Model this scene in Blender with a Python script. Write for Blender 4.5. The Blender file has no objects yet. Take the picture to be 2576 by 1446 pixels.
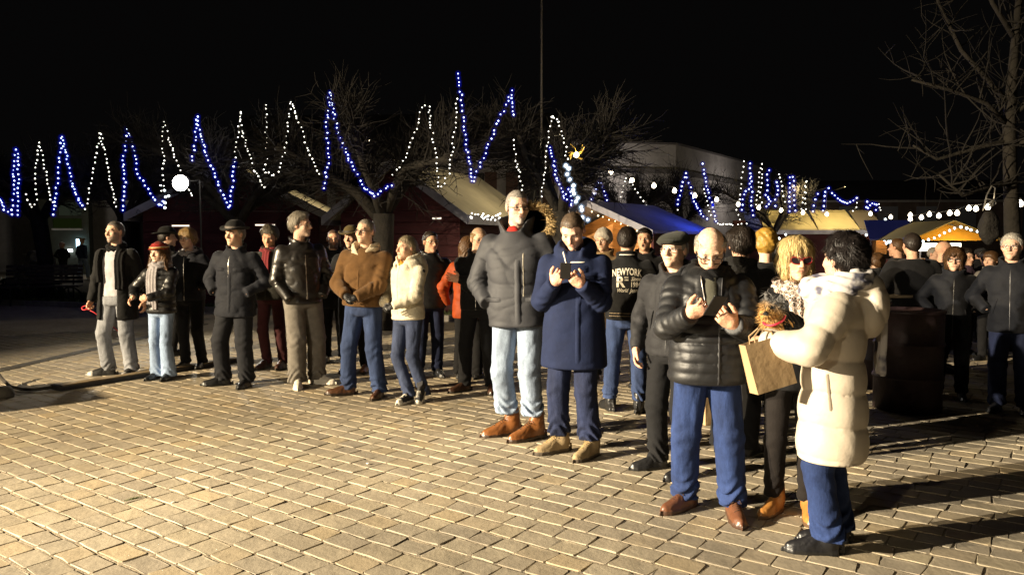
import bpy, bmesh, math, random
import numpy as np
from mathutils import Vector, Matrix

random.seed(7)
PI = math.pi
R = math.radians
sc = bpy.context.scene
COL = sc.collection

# ------------------------------------------------------------------ camera
EYE, FOC, PITCH = 1.58, 1930.0, math.atan(118 / 1930.0)
cam_data = bpy.data.cameras.new('camera')
cam_data.lens = 36.0 * FOC / 2576.0
cam_data.sensor_width = 36.0
cam_data.clip_end = 600
cam = bpy.data.objects.new('camera', cam_data)
cam.location = (0, 0, EYE)
cam.rotation_euler = (PI / 2 - PITCH, 0, 0)
COL.objects.link(cam)
sc.camera = cam

# ------------------------------------------------------------------ night sky, floodlight of the square, exposure
world = bpy.data.worlds.new('World')
sc.world = world
world.use_nodes = True
bgn = world.node_tree.nodes['Background']
bgn.inputs[0].default_value = (0.27, 0.25, 0.25, 1)
bgn.inputs[1].default_value = 0.007


def spot(name, loc, target, power, color, size, blend, radius):
    d = bpy.data.lights.new(name, 'SPOT')
    d.energy, d.color, d.spot_size, d.spot_blend, d.shadow_soft_size = power, color, R(size), blend, radius
    o = bpy.data.objects.new(name, d)
    o.location = loc
    o.rotation_euler = (Vector(target) - Vector(loc)).to_track_quat('-Z', 'Y').to_euler()
    COL.objects.link(o)
    return o


# the strong flood that lights the square stands out of view on the left: every shadow in the photograph runs from it
spot('square_flood_and_fill', (-16.0, -1.4, 5.0), (0.5, 3.8, 0.0), 48000, (1.0, 0.865, 0.655), 29, 1.0, 0.09)
spot('square_flood_and_fill', (-15.9, -0.2, 5.0), (-2.1, 7.8, 0.6), 40000, (1.0, 0.80, 0.52), 45, 1.0, 0.09)
spot('square_flood_and_fill', (-7.5, -6.5, 4.6), (-1.8, 6.0, 0.3), 2600, (1.0, 0.84, 0.60), 46, 1.0, 0.12)  # weak added fill from the front left, lightens faces and coats


sc.view_settings.view_transform = 'Standard'
sc.view_settings.look = 'None'
sc.view_settings.exposure = 0
sc.view_settings.gamma = 1
sc.view_settings.use_curve_mapping = False
sc.cycles.use_denoising = True
sc.cycles.max_bounces = 6
sc.cycles.transparent_max_bounces = 24
sc.cycles.sample_clamp_indirect = 4

# ------------------------------------------------------------------ helpers


def at(px, py, d):
    """point at depth d (metres along +Y) seen at a place of the 2576 x 1446 picture"""
    u, v = (px - 1288) / FOC, (723 - py) / FOC
    ry = math.cos(PITCH) + v * math.sin(PITCH)
    rz = -math.sin(PITCH) + v * math.cos(PITCH)
    t = d / ry
    return Vector((u * t, d, EYE + rz * t))


def tag(o, label=None, cat=None, group=None, kind=None):
    if label: o['label'] = label
    if cat: o['category'] = cat
    if group: o['group'] = group
    if kind: o['kind'] = kind
    return o


def empty(name, loc=(0, 0, 0), rz=0.0):
    o = bpy.data.objects.new(name, None)
    o.location = loc
    o.rotation_euler = (0, 0, rz)
    COL.objects.link(o)
    return o


def mesh_data(name, verts, faces, smooth=True, col=None):
    me = bpy.data.meshes.new(name)
    if isinstance(verts, np.ndarray) and isinstance(faces, np.ndarray):
        n, m, k = len(verts), len(faces), faces.shape[1]
        me.vertices.add(n)
        me.vertices.foreach_set('co', verts.astype(np.float32).ravel())
        me.loops.add(m * k)
        me.loops.foreach_set('vertex_index', faces.astype(np.int32).ravel())
        me.polygons.add(m)
        me.polygons.foreach_set('loop_start', np.arange(0, m * k, k, dtype=np.int32))
        me.update(calc_edges=True)
        me.validate()
    else:
        me.from_pydata([tuple(v) for v in verts], [], [tuple(f) for f in faces])
        me.update()
    if smooth:
        me.polygons.foreach_set('use_smooth', [True] * len(me.polygons))
    if col is not None:
        a = me.color_attributes.new('Col', 'FLOAT_COLOR', 'POINT')
        c = np.ones((len(me.vertices), 4), np.float32)
        c[:, :3] = col
        a.data.foreach_set('color', c.ravel())
    return me


def mobj(name, verts, faces, mat, parent=None, smooth=True, col=None):
    me = mesh_data(name, verts, faces, smooth, col)
    if mat is not None:
        for m in (mat if isinstance(mat, (list, tuple)) else [mat]):
            me.materials.append(m)
    o = bpy.data.objects.new(name, me)
    COL.objects.link(o)
    if parent is not None:
        o.parent = parent
    return o


class MB:
    """collects boxes, tubes, lathes ... and links them as one mesh object"""

    def __init__(self):
        self.v, self.f = [], []

    def add(self, vs, fs):
        b = len(self.v)
        self.v += [tuple(x) for x in vs]
        self.f += [tuple(i + b for i in f) for f in fs]
        return self

    def box(self, c, s, rz=0.0, rx=0.0):
        m = Matrix.Rotation(rz, 3, 'Z') @ Matrix.Rotation(rx, 3, 'X')
        vs = []
        for k in (-1, 1):
            for a, b in ((-1, -1), (1, -1), (1, 1), (-1, 1)):
                vs.append(Vector(c) + m @ Vector((a * s[0] / 2, b * s[1] / 2, k * s[2] / 2)))
        return self.add(vs, [(3, 2, 1, 0), (4, 5, 6, 7), (0, 1, 5, 4), (1, 2, 6, 5), (2, 3, 7, 6), (3, 0, 4, 7)])

    def prism(self, quad, off):
        """quad of 3D points thickened by the vector off"""
        n = len(quad)
        q = [Vector(p) for p in quad]
        o = Vector(off)
        vs = q + [p + o for p in q]
        fs = [tuple(range(n)), tuple(range(2 * n - 1, n - 1, -1))]
        for i in range(n):
            j = (i + 1) % n
            fs.append((j, i, i + n, j + n))
        return self.add(vs, fs)

    def tube(self, pts, rad, n=6, closed=False):
        pts = [Vector(p) for p in pts]
        m = len(pts)
        rads = rad if isinstance(rad, (list, tuple)) else [rad] * m
        vs, fs = [], []
        up = Vector((0.13, 0.21, 0.97))
        for i, p in enumerate(pts):
            a = pts[(i - 1) % m] if (closed or i > 0) else p
            b = pts[(i + 1) % m] if (closed or i < m - 1) else p
            t = (b - a)
            if t.length < 1e-9: t = Vector((0, 0, 1))
            t.normalize()
            u = t.cross(up)
            if u.length < 1e-4: u = t.cross(Vector((1, 0, 0)))
            u.normalize()
            w = t.cross(u)
            for k in range(n):
                an = 2 * PI * k / n
                vs.append(p + (u * math.cos(an) + w * math.sin(an)) * rads[i])
        for i in range(m if closed else m - 1):
            j = (i + 1) % m
            for k in range(n):
                l = (k + 1) % n
                fs.append((i * n + k, i * n + l, j * n + l, j * n + k))
        if not closed:
            fs.append(tuple(range(n - 1, -1, -1)))
            fs.append(tuple((m - 1) * n + k for k in range(n)))
        return self.add(vs, fs)

    def lathe(self, prof, c=(0, 0, 0), n=24):
        vs, fs = [], []
        m = len(prof)
        for r, z in prof:
            for k in range(n):
                a = 2 * PI * k / n
                vs.append((c[0] + r * math.cos(a), c[1] + r * math.sin(a), c[2] + z))
        for i in range(m - 1):
            for k in range(n):
                l = (k + 1) % n
                fs.append((i * n + k, i * n + l, (i + 1) * n + l, (i + 1) * n + k))
        fs.append(tuple(range(n - 1, -1, -1)))
        fs.append(tuple((m - 1) * n + k for k in range(n)))
        return self.add(vs, fs)

    def build(self, name, mat, parent=None, smooth=False):
        return mobj(name, self.v, self.f, mat, parent, smooth)


_ico = bmesh.new()
bmesh.ops.create_icosphere(_ico, subdivisions=1, radius=1.0)
ICO_V = np.array([v.co[:] for v in _ico.verts])
ICO_F = np.array([[v.index for v in f.verts] for f in _ico.faces])
_ico.free()


def balls(pts, r):
    """many small spheres as numpy verts, faces"""
    pts = np.array([tuple(p) for p in pts], float)
    rr = np.broadcast_to(np.asarray(r, float).reshape(-1, 1, 1), (len(pts), 1, 1))
    v = (pts[:, None, :] + ICO_V[None] * rr).reshape(-1, 3)
    f = (ICO_F[None] + (np.arange(len(pts)) * len(ICO_V))[:, None, None]).reshape(-1, 3)
    return v, f


# ------------------------------------------------------------------ materials
MATS = {}


def mat(name, col=(0.5, 0.5, 0.5), rough=0.6, bump=None, var=None, metal=0.0, spec=0.5, sheen=0.0, coat=0.0,
        attr=None, stretch=(1, 1, 1), sss=0.0, ridge=None, emit=None, estr=0.0, var2=None, bump2=None):
    if name in MATS: return MATS[name]
    m = bpy.data.materials.new(name)
    m.use_nodes = True
    nt = m.node_tree
    N, L = nt.nodes, nt.links
    b = N['Principled BSDF']
    b.inputs['Base Color'].default_value = (*col, 1)
    b.inputs['Roughness'].default_value = rough
    b.inputs['Metallic'].default_value = metal
    b.inputs['Specular IOR Level'].default_value = spec
    b.inputs['Sheen Weight'].default_value = sheen
    b.inputs['Coat Weight'].default_value = coat
    if sss:
        b.inputs['Subsurface Weight'].default_value = sss
        b.inputs['Subsurface Radius'].default_value = (0.012, 0.005, 0.003)
        b.inputs['Subsurface Scale'].default_value = 1.0
    if emit:
        b.inputs['Emission Color'].default_value = (*emit, 1)
        b.inputs['Emission Strength'].default_value = estr
    tc = N.new('ShaderNodeTexCoord')
    mp = N.new('ShaderNodeMapping')
    mp.inputs['Scale'].default_value = stretch
    L.new(tc.outputs['Object'], mp.inputs[0])
    src = None
    if attr:
        a = N.new('ShaderNodeAttribute')
        a.attribute_name = attr
        src = a.outputs['Color']
    for vv in (var, var2):
        if not vv: continue
        n = N.new('ShaderNodeTexNoise')
        n.inputs['Scale'].default_value = vv[0]
        n.inputs['Detail'].default_value = 4
        n.inputs['Roughness'].default_value = 0.6
        L.new(mp.outputs[0], n.inputs['Vector'])
        rp = N.new('ShaderNodeMapRange')
        rp.inputs['From Min'].default_value, rp.inputs['From Max'].default_value = 0.3, 0.7
        rp.inputs['To Min'].default_value, rp.inputs['To Max'].default_value = 1 - vv[1], 1 + vv[1]
        L.new(n.outputs['Fac'], rp.inputs['Value'])
        mx = N.new('ShaderNodeMix')
        mx.data_type, mx.blend_type = 'RGBA', 'MULTIPLY'
        mx.inputs[0].default_value = 1.0
        if src is None: mx.inputs[6].default_value = (*col, 1)
        else: L.new(src, mx.inputs[6])
        L.new(rp.outputs[0], mx.inputs[7])
        src = mx.outputs[2]
    if src is not None:
        L.new(src, b.inputs['Base Color'])
    prev = None
    for bb in (bump, bump2):
        if not bb: continue
        n = N.new('ShaderNodeTexNoise')
        n.inputs['Scale'].default_value = bb[0]
        n.inputs['Detail'].default_value = 5
        L.new(mp.outputs[0], n.inputs['Vector'])
        bp = N.new('ShaderNodeBump')
        bp.inputs['Strength'].default_value = 1.0
        bp.inputs['Distance'].default_value = bb[1]
        L.new(n.outputs['Fac'], bp.inputs['Height'])
        if prev: L.new(prev, bp.inputs['Normal'])
        prev = bp.outputs[0]
    if ridge:
        n = N.new('ShaderNodeTexNoise')
        n.noise_type = 'RIDGED_MULTIFRACTAL'
        n.inputs['Scale'].default_value = ridge[0]
        n.inputs['Detail'].default_value = 2.0
        n.inputs['Distortion'].default_value = 0.6
        L.new(mp.outputs[0], n.inputs['Vector'])
        bp = N.new('ShaderNodeBump')
        bp.inputs['Distance'].default_value = ridge[1]
        L.new(n.outputs['Fac'], bp.inputs['Height'])
        if prev: L.new(prev, bp.inputs['Normal'])
        prev = bp.outputs[0]
    if prev: L.new(prev, b.inputs['Normal'])
    MATS[name] = m
    return m


def emit_mat(name, col, strength, alpha=1.0, sample=False):
    if name in MATS: return MATS[name]
    m = bpy.data.materials.new(name)
    m.use_nodes = True
    nt = m.node_tree
    N, L = nt.nodes, nt.links
    N.remove(N['Principled BSDF'])
    e = N.new('ShaderNodeEmission')
    e.inputs[0].default_value = (*col, 1)
    e.inputs[1].default_value = strength
    o = N['Material Output']
    if alpha < 1:
        t = N.new('ShaderNodeBsdfTransparent')
        mx = N.new('ShaderNodeMixShader')
        mx.inputs[0].default_value = alpha
        L.new(t.outputs[0], mx.inputs[1])
        L.new(e.outputs[0], mx.inputs[2])
        L.new(mx.outputs[0], o.inputs[0])
    else:
        L.new(e.outputs[0], o.inputs[0])
    m.cycles.emission_sampling = 'AUTO' if sample else 'NONE'
    MATS[name] = m
    return m


# ------------------------------------------------------------------ implicit surfaces (smooth unions meshed by surface nets)


def nets(f, lo, hi, h):
    lo = np.array(lo, np.float32)
    n = [max(4, int((hi[i] - lo[i]) / h) + 2) for i in range(3)]
    ax = [lo[i] + h * np.arange(n[i], dtype=np.float32) for i in range(3)]
    P = np.meshgrid(*ax, indexing='ij')
    s = f(P).astype(np.float32)
    s = np.where(s == 0, 1e-6, s)
    s[0], s[-1] = np.maximum(s[0], 1e-4), np.maximum(s[-1], 1e-4)
    s[:, 0], s[:, -1] = np.maximum(s[:, 0], 1e-4), np.maximum(s[:, -1], 1e-4)
    s[:, :, 0], s[:, :, -1] = np.maximum(s[:, :, 0], 1e-4), np.maximum(s[:, :, -1], 1e-4)
    ins = s < 0
    c = np.zeros([k - 1 for k in s.shape], np.int8)
    offs = [(a, b, d) for a in (0, 1) for b in (0, 1) for d in (0, 1)]
    sl = lambda o, k: slice(o, o + k - 1)
    for a, b, d in offs:
        c += ins[sl(a, n[0]), sl(b, n[1]), sl(d, n[2])]
    act = (c > 0) & (c < 8)
    ii = np.argwhere(act)
    if len(ii) == 0:
        return np.zeros((0, 3)), np.zeros((0, 4), int)
    idx = np.full(act.shape, -1, np.int32)
    idx[act] = np.arange(len(ii))
    vals = {o: s[ii[:, 0] + o[0], ii[:, 1] + o[1], ii[:, 2] + o[2]] for o in offs}
    pos = np.zeros((len(ii), 3))
    cnt = np.zeros(len(ii))
    for o in offs:
        for d in range(3):
            if o[d]: continue
            o2 = list(o); o2[d] = 1; o2 = tuple(o2)
            va, vb = vals[o], vals[o2]
            m = (va < 0) != (vb < 0)
            t = np.where(m, va / np.where(m, va - vb, 1), 0)
            for k in range(3):
                pos[:, k] += m * (o[k] + (t if k == d else 0))
            cnt += m
    v = (pos / cnt[:, None] + ii) * h + lo
    F = []
    for d in range(3):
        e, g = (d + 1) % 3, (d + 2) % 3
        sa = [slice(None)] * 3; sb = [slice(None)] * 3
        sa[d], sb[d] = slice(0, -1), slice(1, None)
        ch = ins[tuple(sa)] != ins[tuple(sb)]
        w = np.argwhere(ch)
        w = w[(w[:, e] > 0) & (w[:, e] < n[e] - 1) & (w[:, g] > 0) & (w[:, g] < n[g] - 1)]
        if len(w) == 0: continue
        q = []
        for de, dg in ((-1, -1), (0, -1), (0, 0), (-1, 0)):
            t = w.copy(); t[:, e] += de; t[:, g] += dg
            q.append(idx[t[:, 0], t[:, 1], t[:, 2]])
        q = np.stack(q, 1)
        inside = ins[w[:, 0], w[:, 1], w[:, 2]]
        F.append(np.where(inside[:, None], q, q[:, ::-1]))
    return v, np.concatenate(F)


def smin(a, b, k):
    h = np.clip(0.5 + 0.5 * (b - a) / k, 0, 1)
    return b * (1 - h) + a * h - k * h * (1 - h)


def smax(a, b, k): return -smin(-a, -b, k)


def cone(P, a, b, ra, rb, ret_t=False):
    a = np.asarray(a, np.float32); b = np.asarray(b, np.float32)
    ba = b - a
    x, y, z = P[0] - a[0], P[1] - a[1], P[2] - a[2]
    t = np.clip((x * ba[0] + y * ba[1] + z * ba[2]) / max(float(ba @ ba), 1e-9), 0, 1)
    d = np.sqrt((x - ba[0] * t) ** 2 + (y - ba[1] * t) ** 2 + (z - ba[2] * t) ** 2) - (ra + (rb - ra) * t)
    return (d, t) if ret_t else d


def ell(P, c, r):
    x, y, z = P[0] - c[0], P[1] - c[1], P[2] - c[2]
    k0 = np.sqrt((x / r[0]) ** 2 + (y / r[1]) ** 2 + (z / r[2]) ** 2)
    k1 = np.sqrt((x / r[0] ** 2) ** 2 + (y / r[1] ** 2) ** 2 + (z / r[2] ** 2) ** 2) + 1e-9
    return k0 * (k0 - 1) / k1


def sph(P, c, r): return np.sqrt((P[0] - c[0]) ** 2 + (P[1] - c[1]) ** 2 + (P[2] - c[2]) ** 2) - r


def torus(P, c, rx, ry, r, tilt=0.0, rz=None):
    ct, st = math.cos(tilt), math.sin(tilt)
    x, y, z = P[0] - c[0], P[1] - c[1], P[2] - c[2]
    y, z = y * ct + z * st, -y * st + z * ct
    k = np.sqrt((x / rx) ** 2 + (y / ry) ** 2) + 1e-9
    q = (k - 1) * np.sqrt(x * x + y * y) / k
    if rz: return (np.sqrt((q / r) ** 2 + (z / rz) ** 2) - 1) * min(r, rz)
    return np.sqrt(q * q + z * z) - r


def wob(P, seed, freq):
    r = np.random.RandomState(seed)
    x, y, z = P
    wx = 0.5 * np.sin(freq * 0.7 * (y * 0.9 + z * 0.6) + r.rand() * 6)
    wy = 0.5 * np.sin(freq * 0.6 * (x * 0.8 - z * 0.7) + r.rand() * 6)
    o = 0
    for k in range(4):
        d = r.randn(3); d /= np.linalg.norm(d)
        o = o + np.sin(freq * (0.7 + 0.5 * r.rand()) * (d[0] * x + d[1] * y + d[2] * z) + wx * d[1] * 2 + wy * d[2] * 2 + r.rand() * 6.28)
    return o * 0.36


def creases(P, seed, freq): return np.clip(1 - np.abs(wob(P, seed, freq)) * 1.6, 0, 1) ** 2
# ================================================================== THE SETTING


def sett_mat(name, use_attr):
    m = bpy.data.materials.new(name)
    m.use_nodes = True
    nt = m.node_tree
    N, L = nt.nodes, nt.links
    b = N['Principled BSDF']
    b.inputs['Roughness'].default_value = 0.72
    b.inputs['Specular IOR Level'].default_value = 0.35
    if use_attr:
        a = N.new('ShaderNodeAttribute'); a.attribute_name = 'Col'
        fac = a.outputs['Fac']
    else:
        a = N.new('ShaderNodeObjectInfo'); fac = a.outputs['Random']
    rp = N.new('ShaderNodeValToRGB')
    cr = rp.color_ramp
    cols = [(0.0, (0.284, 0.245, 0.182)), (0.22, (0.328, 0.282, 0.203)), (0.42, (0.264, 0.226, 0.169)), (0.6, (0.339, 0.288, 0.197)),
            (0.78, (0.309, 0.264, 0.194)), (0.9, (0.343, 0.275, 0.173)), (1.0, (0.250, 0.217, 0.164))]
    while len(cr.elements) < len(cols): cr.elements.new(0.5)
    for e, (p, c) in zip(cr.elements, cols):
        e.position = p; e.color = (*c, 1)
    L.new(fac, rp.inputs[0])
    g = N.new('ShaderNodeNewGeometry')
    n1 = N.new('ShaderNodeTexNoise'); n1.inputs['Scale'].default_value = 9; n1.inputs['Detail'].default_value = 8; n1.inputs['Roughness'].default_value = 0.65
    L.new(g.outputs['Position'], n1.inputs['Vector'])
    mr = N.new('ShaderNodeMapRange')
    mr.inputs['From Min'].default_value, mr.inputs['From Max'].default_value = 0.3, 0.7
    mr.inputs['To Min'].default_value, mr.inputs['To Max'].default_value = 0.85, 1.14
    L.new(n1.outputs['Fac'], mr.inputs['Value'])
    n2 = N.new('ShaderNodeTexNoise'); n2.inputs['Scale'].default_value = 0.8; n2.inputs['Detail'].default_value = 5
    L.new(g.outputs['Position'], n2.inputs['Vector'])
    mr2 = N.new('ShaderNodeMapRange')
    mr2.inputs['From Min'].default_value, mr2.inputs['From Max'].default_value = 0.32, 0.68
    mr2.inputs['To Min'].default_value, mr2.inputs['To Max'].default_value = 0.76, 1.16
    L.new(n2.outputs['Fac'], mr2.inputs['Value'])
    mm = N.new('ShaderNodeMath'); mm.operation = 'MULTIPLY'
    L.new(mr.outputs[0], mm.inputs[0]); L.new(mr2.outputs[0], mm.inputs[1])
    mx = N.new('ShaderNodeMix'); mx.data_type, mx.blend_type = 'RGBA', 'MULTIPLY'; mx.inputs[0].default_value = 1
    L.new(rp.outputs[0], mx.inputs[6]); L.new(mm.outputs[0], mx.inputs[7])
    L.new(mx.outputs[2], b.inputs['Base Color'])
    n3 = N.new('ShaderNodeTexNoise'); n3.inputs['Scale'].default_value = 20; n3.inputs['Detail'].default_value = 9; n3.inputs['Roughness'].default_value = 0.62
    L.new(g.outputs['Position'], n3.inputs['Vector'])
    bp = N.new('ShaderNodeBump'); bp.inputs['Distance'].default_value = 0.0045
    L.new(n3.outputs['Fac'], bp.inputs['Height']); L.new(bp.outputs[0], b.inputs['Normal'])
    return m


M_sett, M_sett_field = sett_mat('sett_stone', False), sett_mat('sett_stone_field', True)
M_mortar = mat('pale_mortar', (0.27, 0.22, 0.15), 0.9, bump=(60, 0.005), var=(14, 0.3))
M_bed = mat('mortar_sand', (0.30, 0.26, 0.20), 0.9, bump=(45, 0.006), var=(9, 0.22), var2=(0.7, 0.2))

ground = MB()
ground.add([(-160, -8, -0.0055), (160, -8, -0.0055), (160, 260, -0.0055), (-160, 260, -0.0055)], [(0, 1, 2, 3)])
ground = tag(ground.build('cobbled_square', M_bed), 'cobbled square of pale stone setts with sandy joints', kind='structure')

SETT_A = R(-35.5)
su, sv = Vector((math.cos(SETT_A), math.sin(SETT_A))), Vector((-math.sin(SETT_A), math.cos(SETT_A)))


def sett_shape(rng, lx, ly):
    """one split stone: uneven outline, rounded arris, slightly domed top"""
    pts = []
    hx, hy = lx / 2, ly / 2
    c = 0.009
    base = [(-hx + c, -hy), (0, -hy), (hx - c, -hy), (hx, -hy + c), (hx, hy - c), (hx - c, hy), (0, hy), (-hx + c, hy), (-hx, hy - c), (-hx, -hy + c)]
    sk = rng.uniform(-0.006, 0.006)
    for x, y in base:
        pts.append((x + rng.uniform(-0.005, 0.005) + sk * y / hy, y + rng.uniform(-0.0045, 0.0045)))
    n = len(pts)
    v = []
    for x, y in pts: v.append((x * 0.978, y * 0.972, rng.uniform(-0.0015, 0.0015)))
    for x, y in pts: v.append((x, y, -0.0022 + rng.uniform(-0.001, 0.001)))
    for x, y in pts: v.append((x * 1.01, y * 1.01, -0.035))
    f = [tuple(range(n))]
    for i in range(n):
        j = (i + 1) % n
        f.append((i, i + n, j + n, j)); f.append((i + n, i + 2 * n, j + 2 * n, j + n))
    return v, [tuple(reversed(q)) if len(q) == 4 else q for q in f]


def fix_faces(v, f):
    return f


setts = []
rng = random.Random(3)
k0, k1 = -140, 140
for k in range(k0, k1):
    wv = k * 0.152
    s = -22 + rng.random() * 0.2
    while s < 22:
        L_ = rng.choice((0.155, 0.175, 0.19, 0.2, 0.215, 0.23)) + rng.uniform(-0.008, 0.008)
        p = su * (s + L_ / 2) + sv * (wv + rng.uniform(-0.004, 0.004)) + Vector((0, 8))
        s += L_ + rng.uniform(0.003, 0.011)
        if 3.1 < p.y < 13.4 and abs(p.x) < 0.70 * p.y + 0.7:
            setts.append((p.x, p.y, L_, 0.134 + rng.uniform(-0.008, 0.006)))
mj = MB()
for k in range(k0, k1):
    wv = (k + 0.5) * 0.152
    seg = 0.9
    for i in range(-25, 25):
        c = su * ((i + .5) * seg) + sv * wv + Vector((0, 8))
        if 2.9 < c.y < 13.6 and abs(c.x) < 0.70 * c.y + 1.2:
            n_ = 7
            vs = []
            for j in range(n_ + 1):
                q = su * (i * seg + seg * j / n_) + sv * (wv + rng.uniform(-.003, .003)) + Vector((0, 8))
                zt = -0.0022 + rng.uniform(-.0025, .0012)
                hw = .0125 + rng.uniform(-.004, .003)
                vs += [(q.x - sv.x * hw, q.y - sv.y * hw, zt - .002), (q.x, q.y, zt), (q.x + sv.x * hw, q.y + sv.y * hw, zt - .002)]
            mj.add(vs, [(3 * j + a, 3 * j + 3 + a, 3 * j + 4 + a, 3 * j + 1 + a) for j in range(n_) for a in (0, 1)])
tag(mj.build('mortar_joint', M_mortar, ground, True), kind='stuff')
setts.sort(key=lambda t: (t[1] < 3.5 or abs(t[0]) > 0.66 * t[1] + 0.1, t[1] * t[1] + t[0] * t[0]))
variants = []
for i in range(14):
    v, f = sett_shape(rng, 0.182, 0.127)
    me = bpy.data.meshes.new('sett'); me.from_pydata(v, [], f); me.update()
    bm = bmesh.new(); bm.from_mesh(me); bmesh.ops.recalc_face_normals(bm, faces=bm.faces); bm.to_mesh(me); bm.free()
    me.materials.append(M_sett)
    variants.append(me)
for i, (x, y, l, w) in enumerate(setts[:300]):
    o = bpy.data.objects.new('sett', variants[rng.randrange(14)])
    o.location = (x, y, rng.uniform(-0.002, 0.002))
    o.rotation_euler = (rng.uniform(-0.010, 0.010), rng.uniform(-0.010, 0.010), SETT_A + rng.uniform(-0.02, 0.02) + (PI if rng.random() < 0.5 else 0))
    o.scale = (l / 0.182, w / 0.127, 1)
    o.parent = ground
    COL.objects.link(o)
FV, FF, FC = [], [], []
vv = [(np.array([v.co[:] for v in me.vertices]), [tuple(p.vertices) for p in me.polygons]) for me in variants]
for (x, y, l, w) in setts[300:]:
    v, f = vv[rng.randrange(14)]
    a = SETT_A + rng.uniform(-0.02, 0.02)
    tx, ty = rng.uniform(-0.010, 0.010), rng.uniform(-0.010, 0.010)
    px, py = v[:, 0] * l / 0.182, v[:, 1] * w / 0.127
    q = np.stack([x + px * math.cos(a) - py * math.sin(a), y + px * math.sin(a) + py * math.cos(a), v[:, 2] + px * tx + py * ty + rng.uniform(-0.002, 0.002)], 1)
    b = len(FV) * 30
    FV.append(q); FF += [tuple(i + b for i in t) for t in f]; FC.append(np.full((30, 3), rng.random()))
o = mobj('sett_field', np.concatenate(FV).tolist(), FF, M_sett_field, ground, smooth=False, col=np.concatenate(FC))
tag(o, kind='stuff')

# ------------------------------------------------------------------ planted strip under the trees with kerb
M_soil = mat('lawn_soil', (0.055, 0.06, 0.025), 0.95, bump=(30, 0.02), var=(5, 0.4))
M_kerb = mat('kerb_stone', (0.3, 0.28, 0.25), 0.8, bump=(20, 0.006), var=(6, 0.25))
M_grass = mat('grass_blade', (0.075, 0.10, 0.03), 0.7, var=(3, 0.5))
strip = [(2.2, 13.9), (-16.0, 20.2), (-16.0, 23.5), (2.2, 17.2)]
m = MB(); m.prism([(x, y, 0.0) for x, y in strip], (0, 0, 0.07))
tag(m.build('lawn', M_soil), 'lawn strip under the pollarded trees', kind='structure')
m = MB()
n = 44
for i in range(n):
    a, b = Vector(strip[0]), Vector(strip[1])
    p = a.lerp(b, (i + 0.5) / n)
    d = (b - a)
    m2 = MB()
    m.box((p.x, p.y - 0.07, 0.05), (d.length / n - 0.012, 0.13, 0.13), math.atan2(d.y, d.x))
tag(m.build('kerb', M_kerb), 'stone kerb along the lawn', kind='structure')
rg = np.random.RandomState(5)
N_ = 9000
t = rg.rand(N_); u = rg.rand(N_) ** 1.3
bx = 2.2 + (-18.2) * t; by = 13.98 + 6.3 * t + u * 3.1
hh = 0.05 + 0.07 * rg.rand(N_); an = rg.rand(N_) * 6.28
V = np.zeros((N_, 3, 3))
V[:, 0] = np.stack([bx - 0.012 * np.cos(an), by - 0.012 * np.sin(an), np.full(N_, 0.065)], 1)
V[:, 1] = np.stack([bx + 0.012 * np.cos(an), by + 0.012 * np.sin(an), np.full(N_, 0.065)], 1)
V[:, 2] = np.stack([bx + rg.randn(N_) * 0.03, by + rg.randn(N_) * 0.03, 0.065 + hh], 1)
tag(mobj('grass', V.reshape(-1, 3), np.arange(3 * N_).reshape(-1, 3), M_grass, smooth=False), 'short grass on the strip under the trees', 'grass', kind='stuff')


def shrub(loc, rx, ry, h, label, seed, col=(0.06, 0.09, 0.03), n=900):
    r = np.random.RandomState(seed)
    root = empty('shrub', loc)
    tag(root, label, 'shrub', 'low shrubs in the planted strips')
    d = r.randn(n, 3); d /= np.linalg.norm(d, axis=1)[:, None]
    d[:, 2] = np.abs(d[:, 2])
    rad = (0.55 + 0.45 * r.rand(n) ** 0.4) * (0.85 + 0.25 * np.sin(d[:, 0] * 5 + seed) * np.cos(d[:, 1] * 6))
    p = d * rad[:, None] * np.array([rx, ry, h])
    a, b = r.randn(n, 3) * 0.045, r.randn(n, 3) * 0.045
    V = np.stack([p - a, p + b, p + a, p - b], 1).reshape(-1, 3)
    V[:, 2] = np.maximum(V[:, 2], 0.01)
    mobj('foliage', V, np.arange(4 * n).reshape(-1, 4), mat('shrub_leaf_%d' % int(col[1] * 1000), col, 0.6, var=(4, 0.4)), root, smooth=False)
    m = MB()
    for k in range(7):
        q = p[k] * 0.8
        m.tube([(0, 0, 0), (q[0] * 0.5, q[1] * 0.5, q[2] * 0.5), tuple(q)], [0.015, 0.01, 0.005], 4)
    m.build('stem', mat('bark'), root)


mat('bark', (0.019, 0.016, 0.012), 0.9, bump=(18, 0.02), var=(7, 0.35))
shrub((-6.9, 19.9, 0.06), 0.75, 0.5, 0.62, 'dark rounded shrub right of the park bench', 1)
shrub((-13.0, 20.6, 0.06), 1.0, 0.6, 0.7, 'dark low shrub at the left edge beyond the bench', 2)
shrub((-4.15, 14.8, 0.06), 0.25, 0.25, 0.38, 'small yellow green shrub left of the grey trousers', 3, (0.16, 0.17, 0.03), 500)

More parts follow.
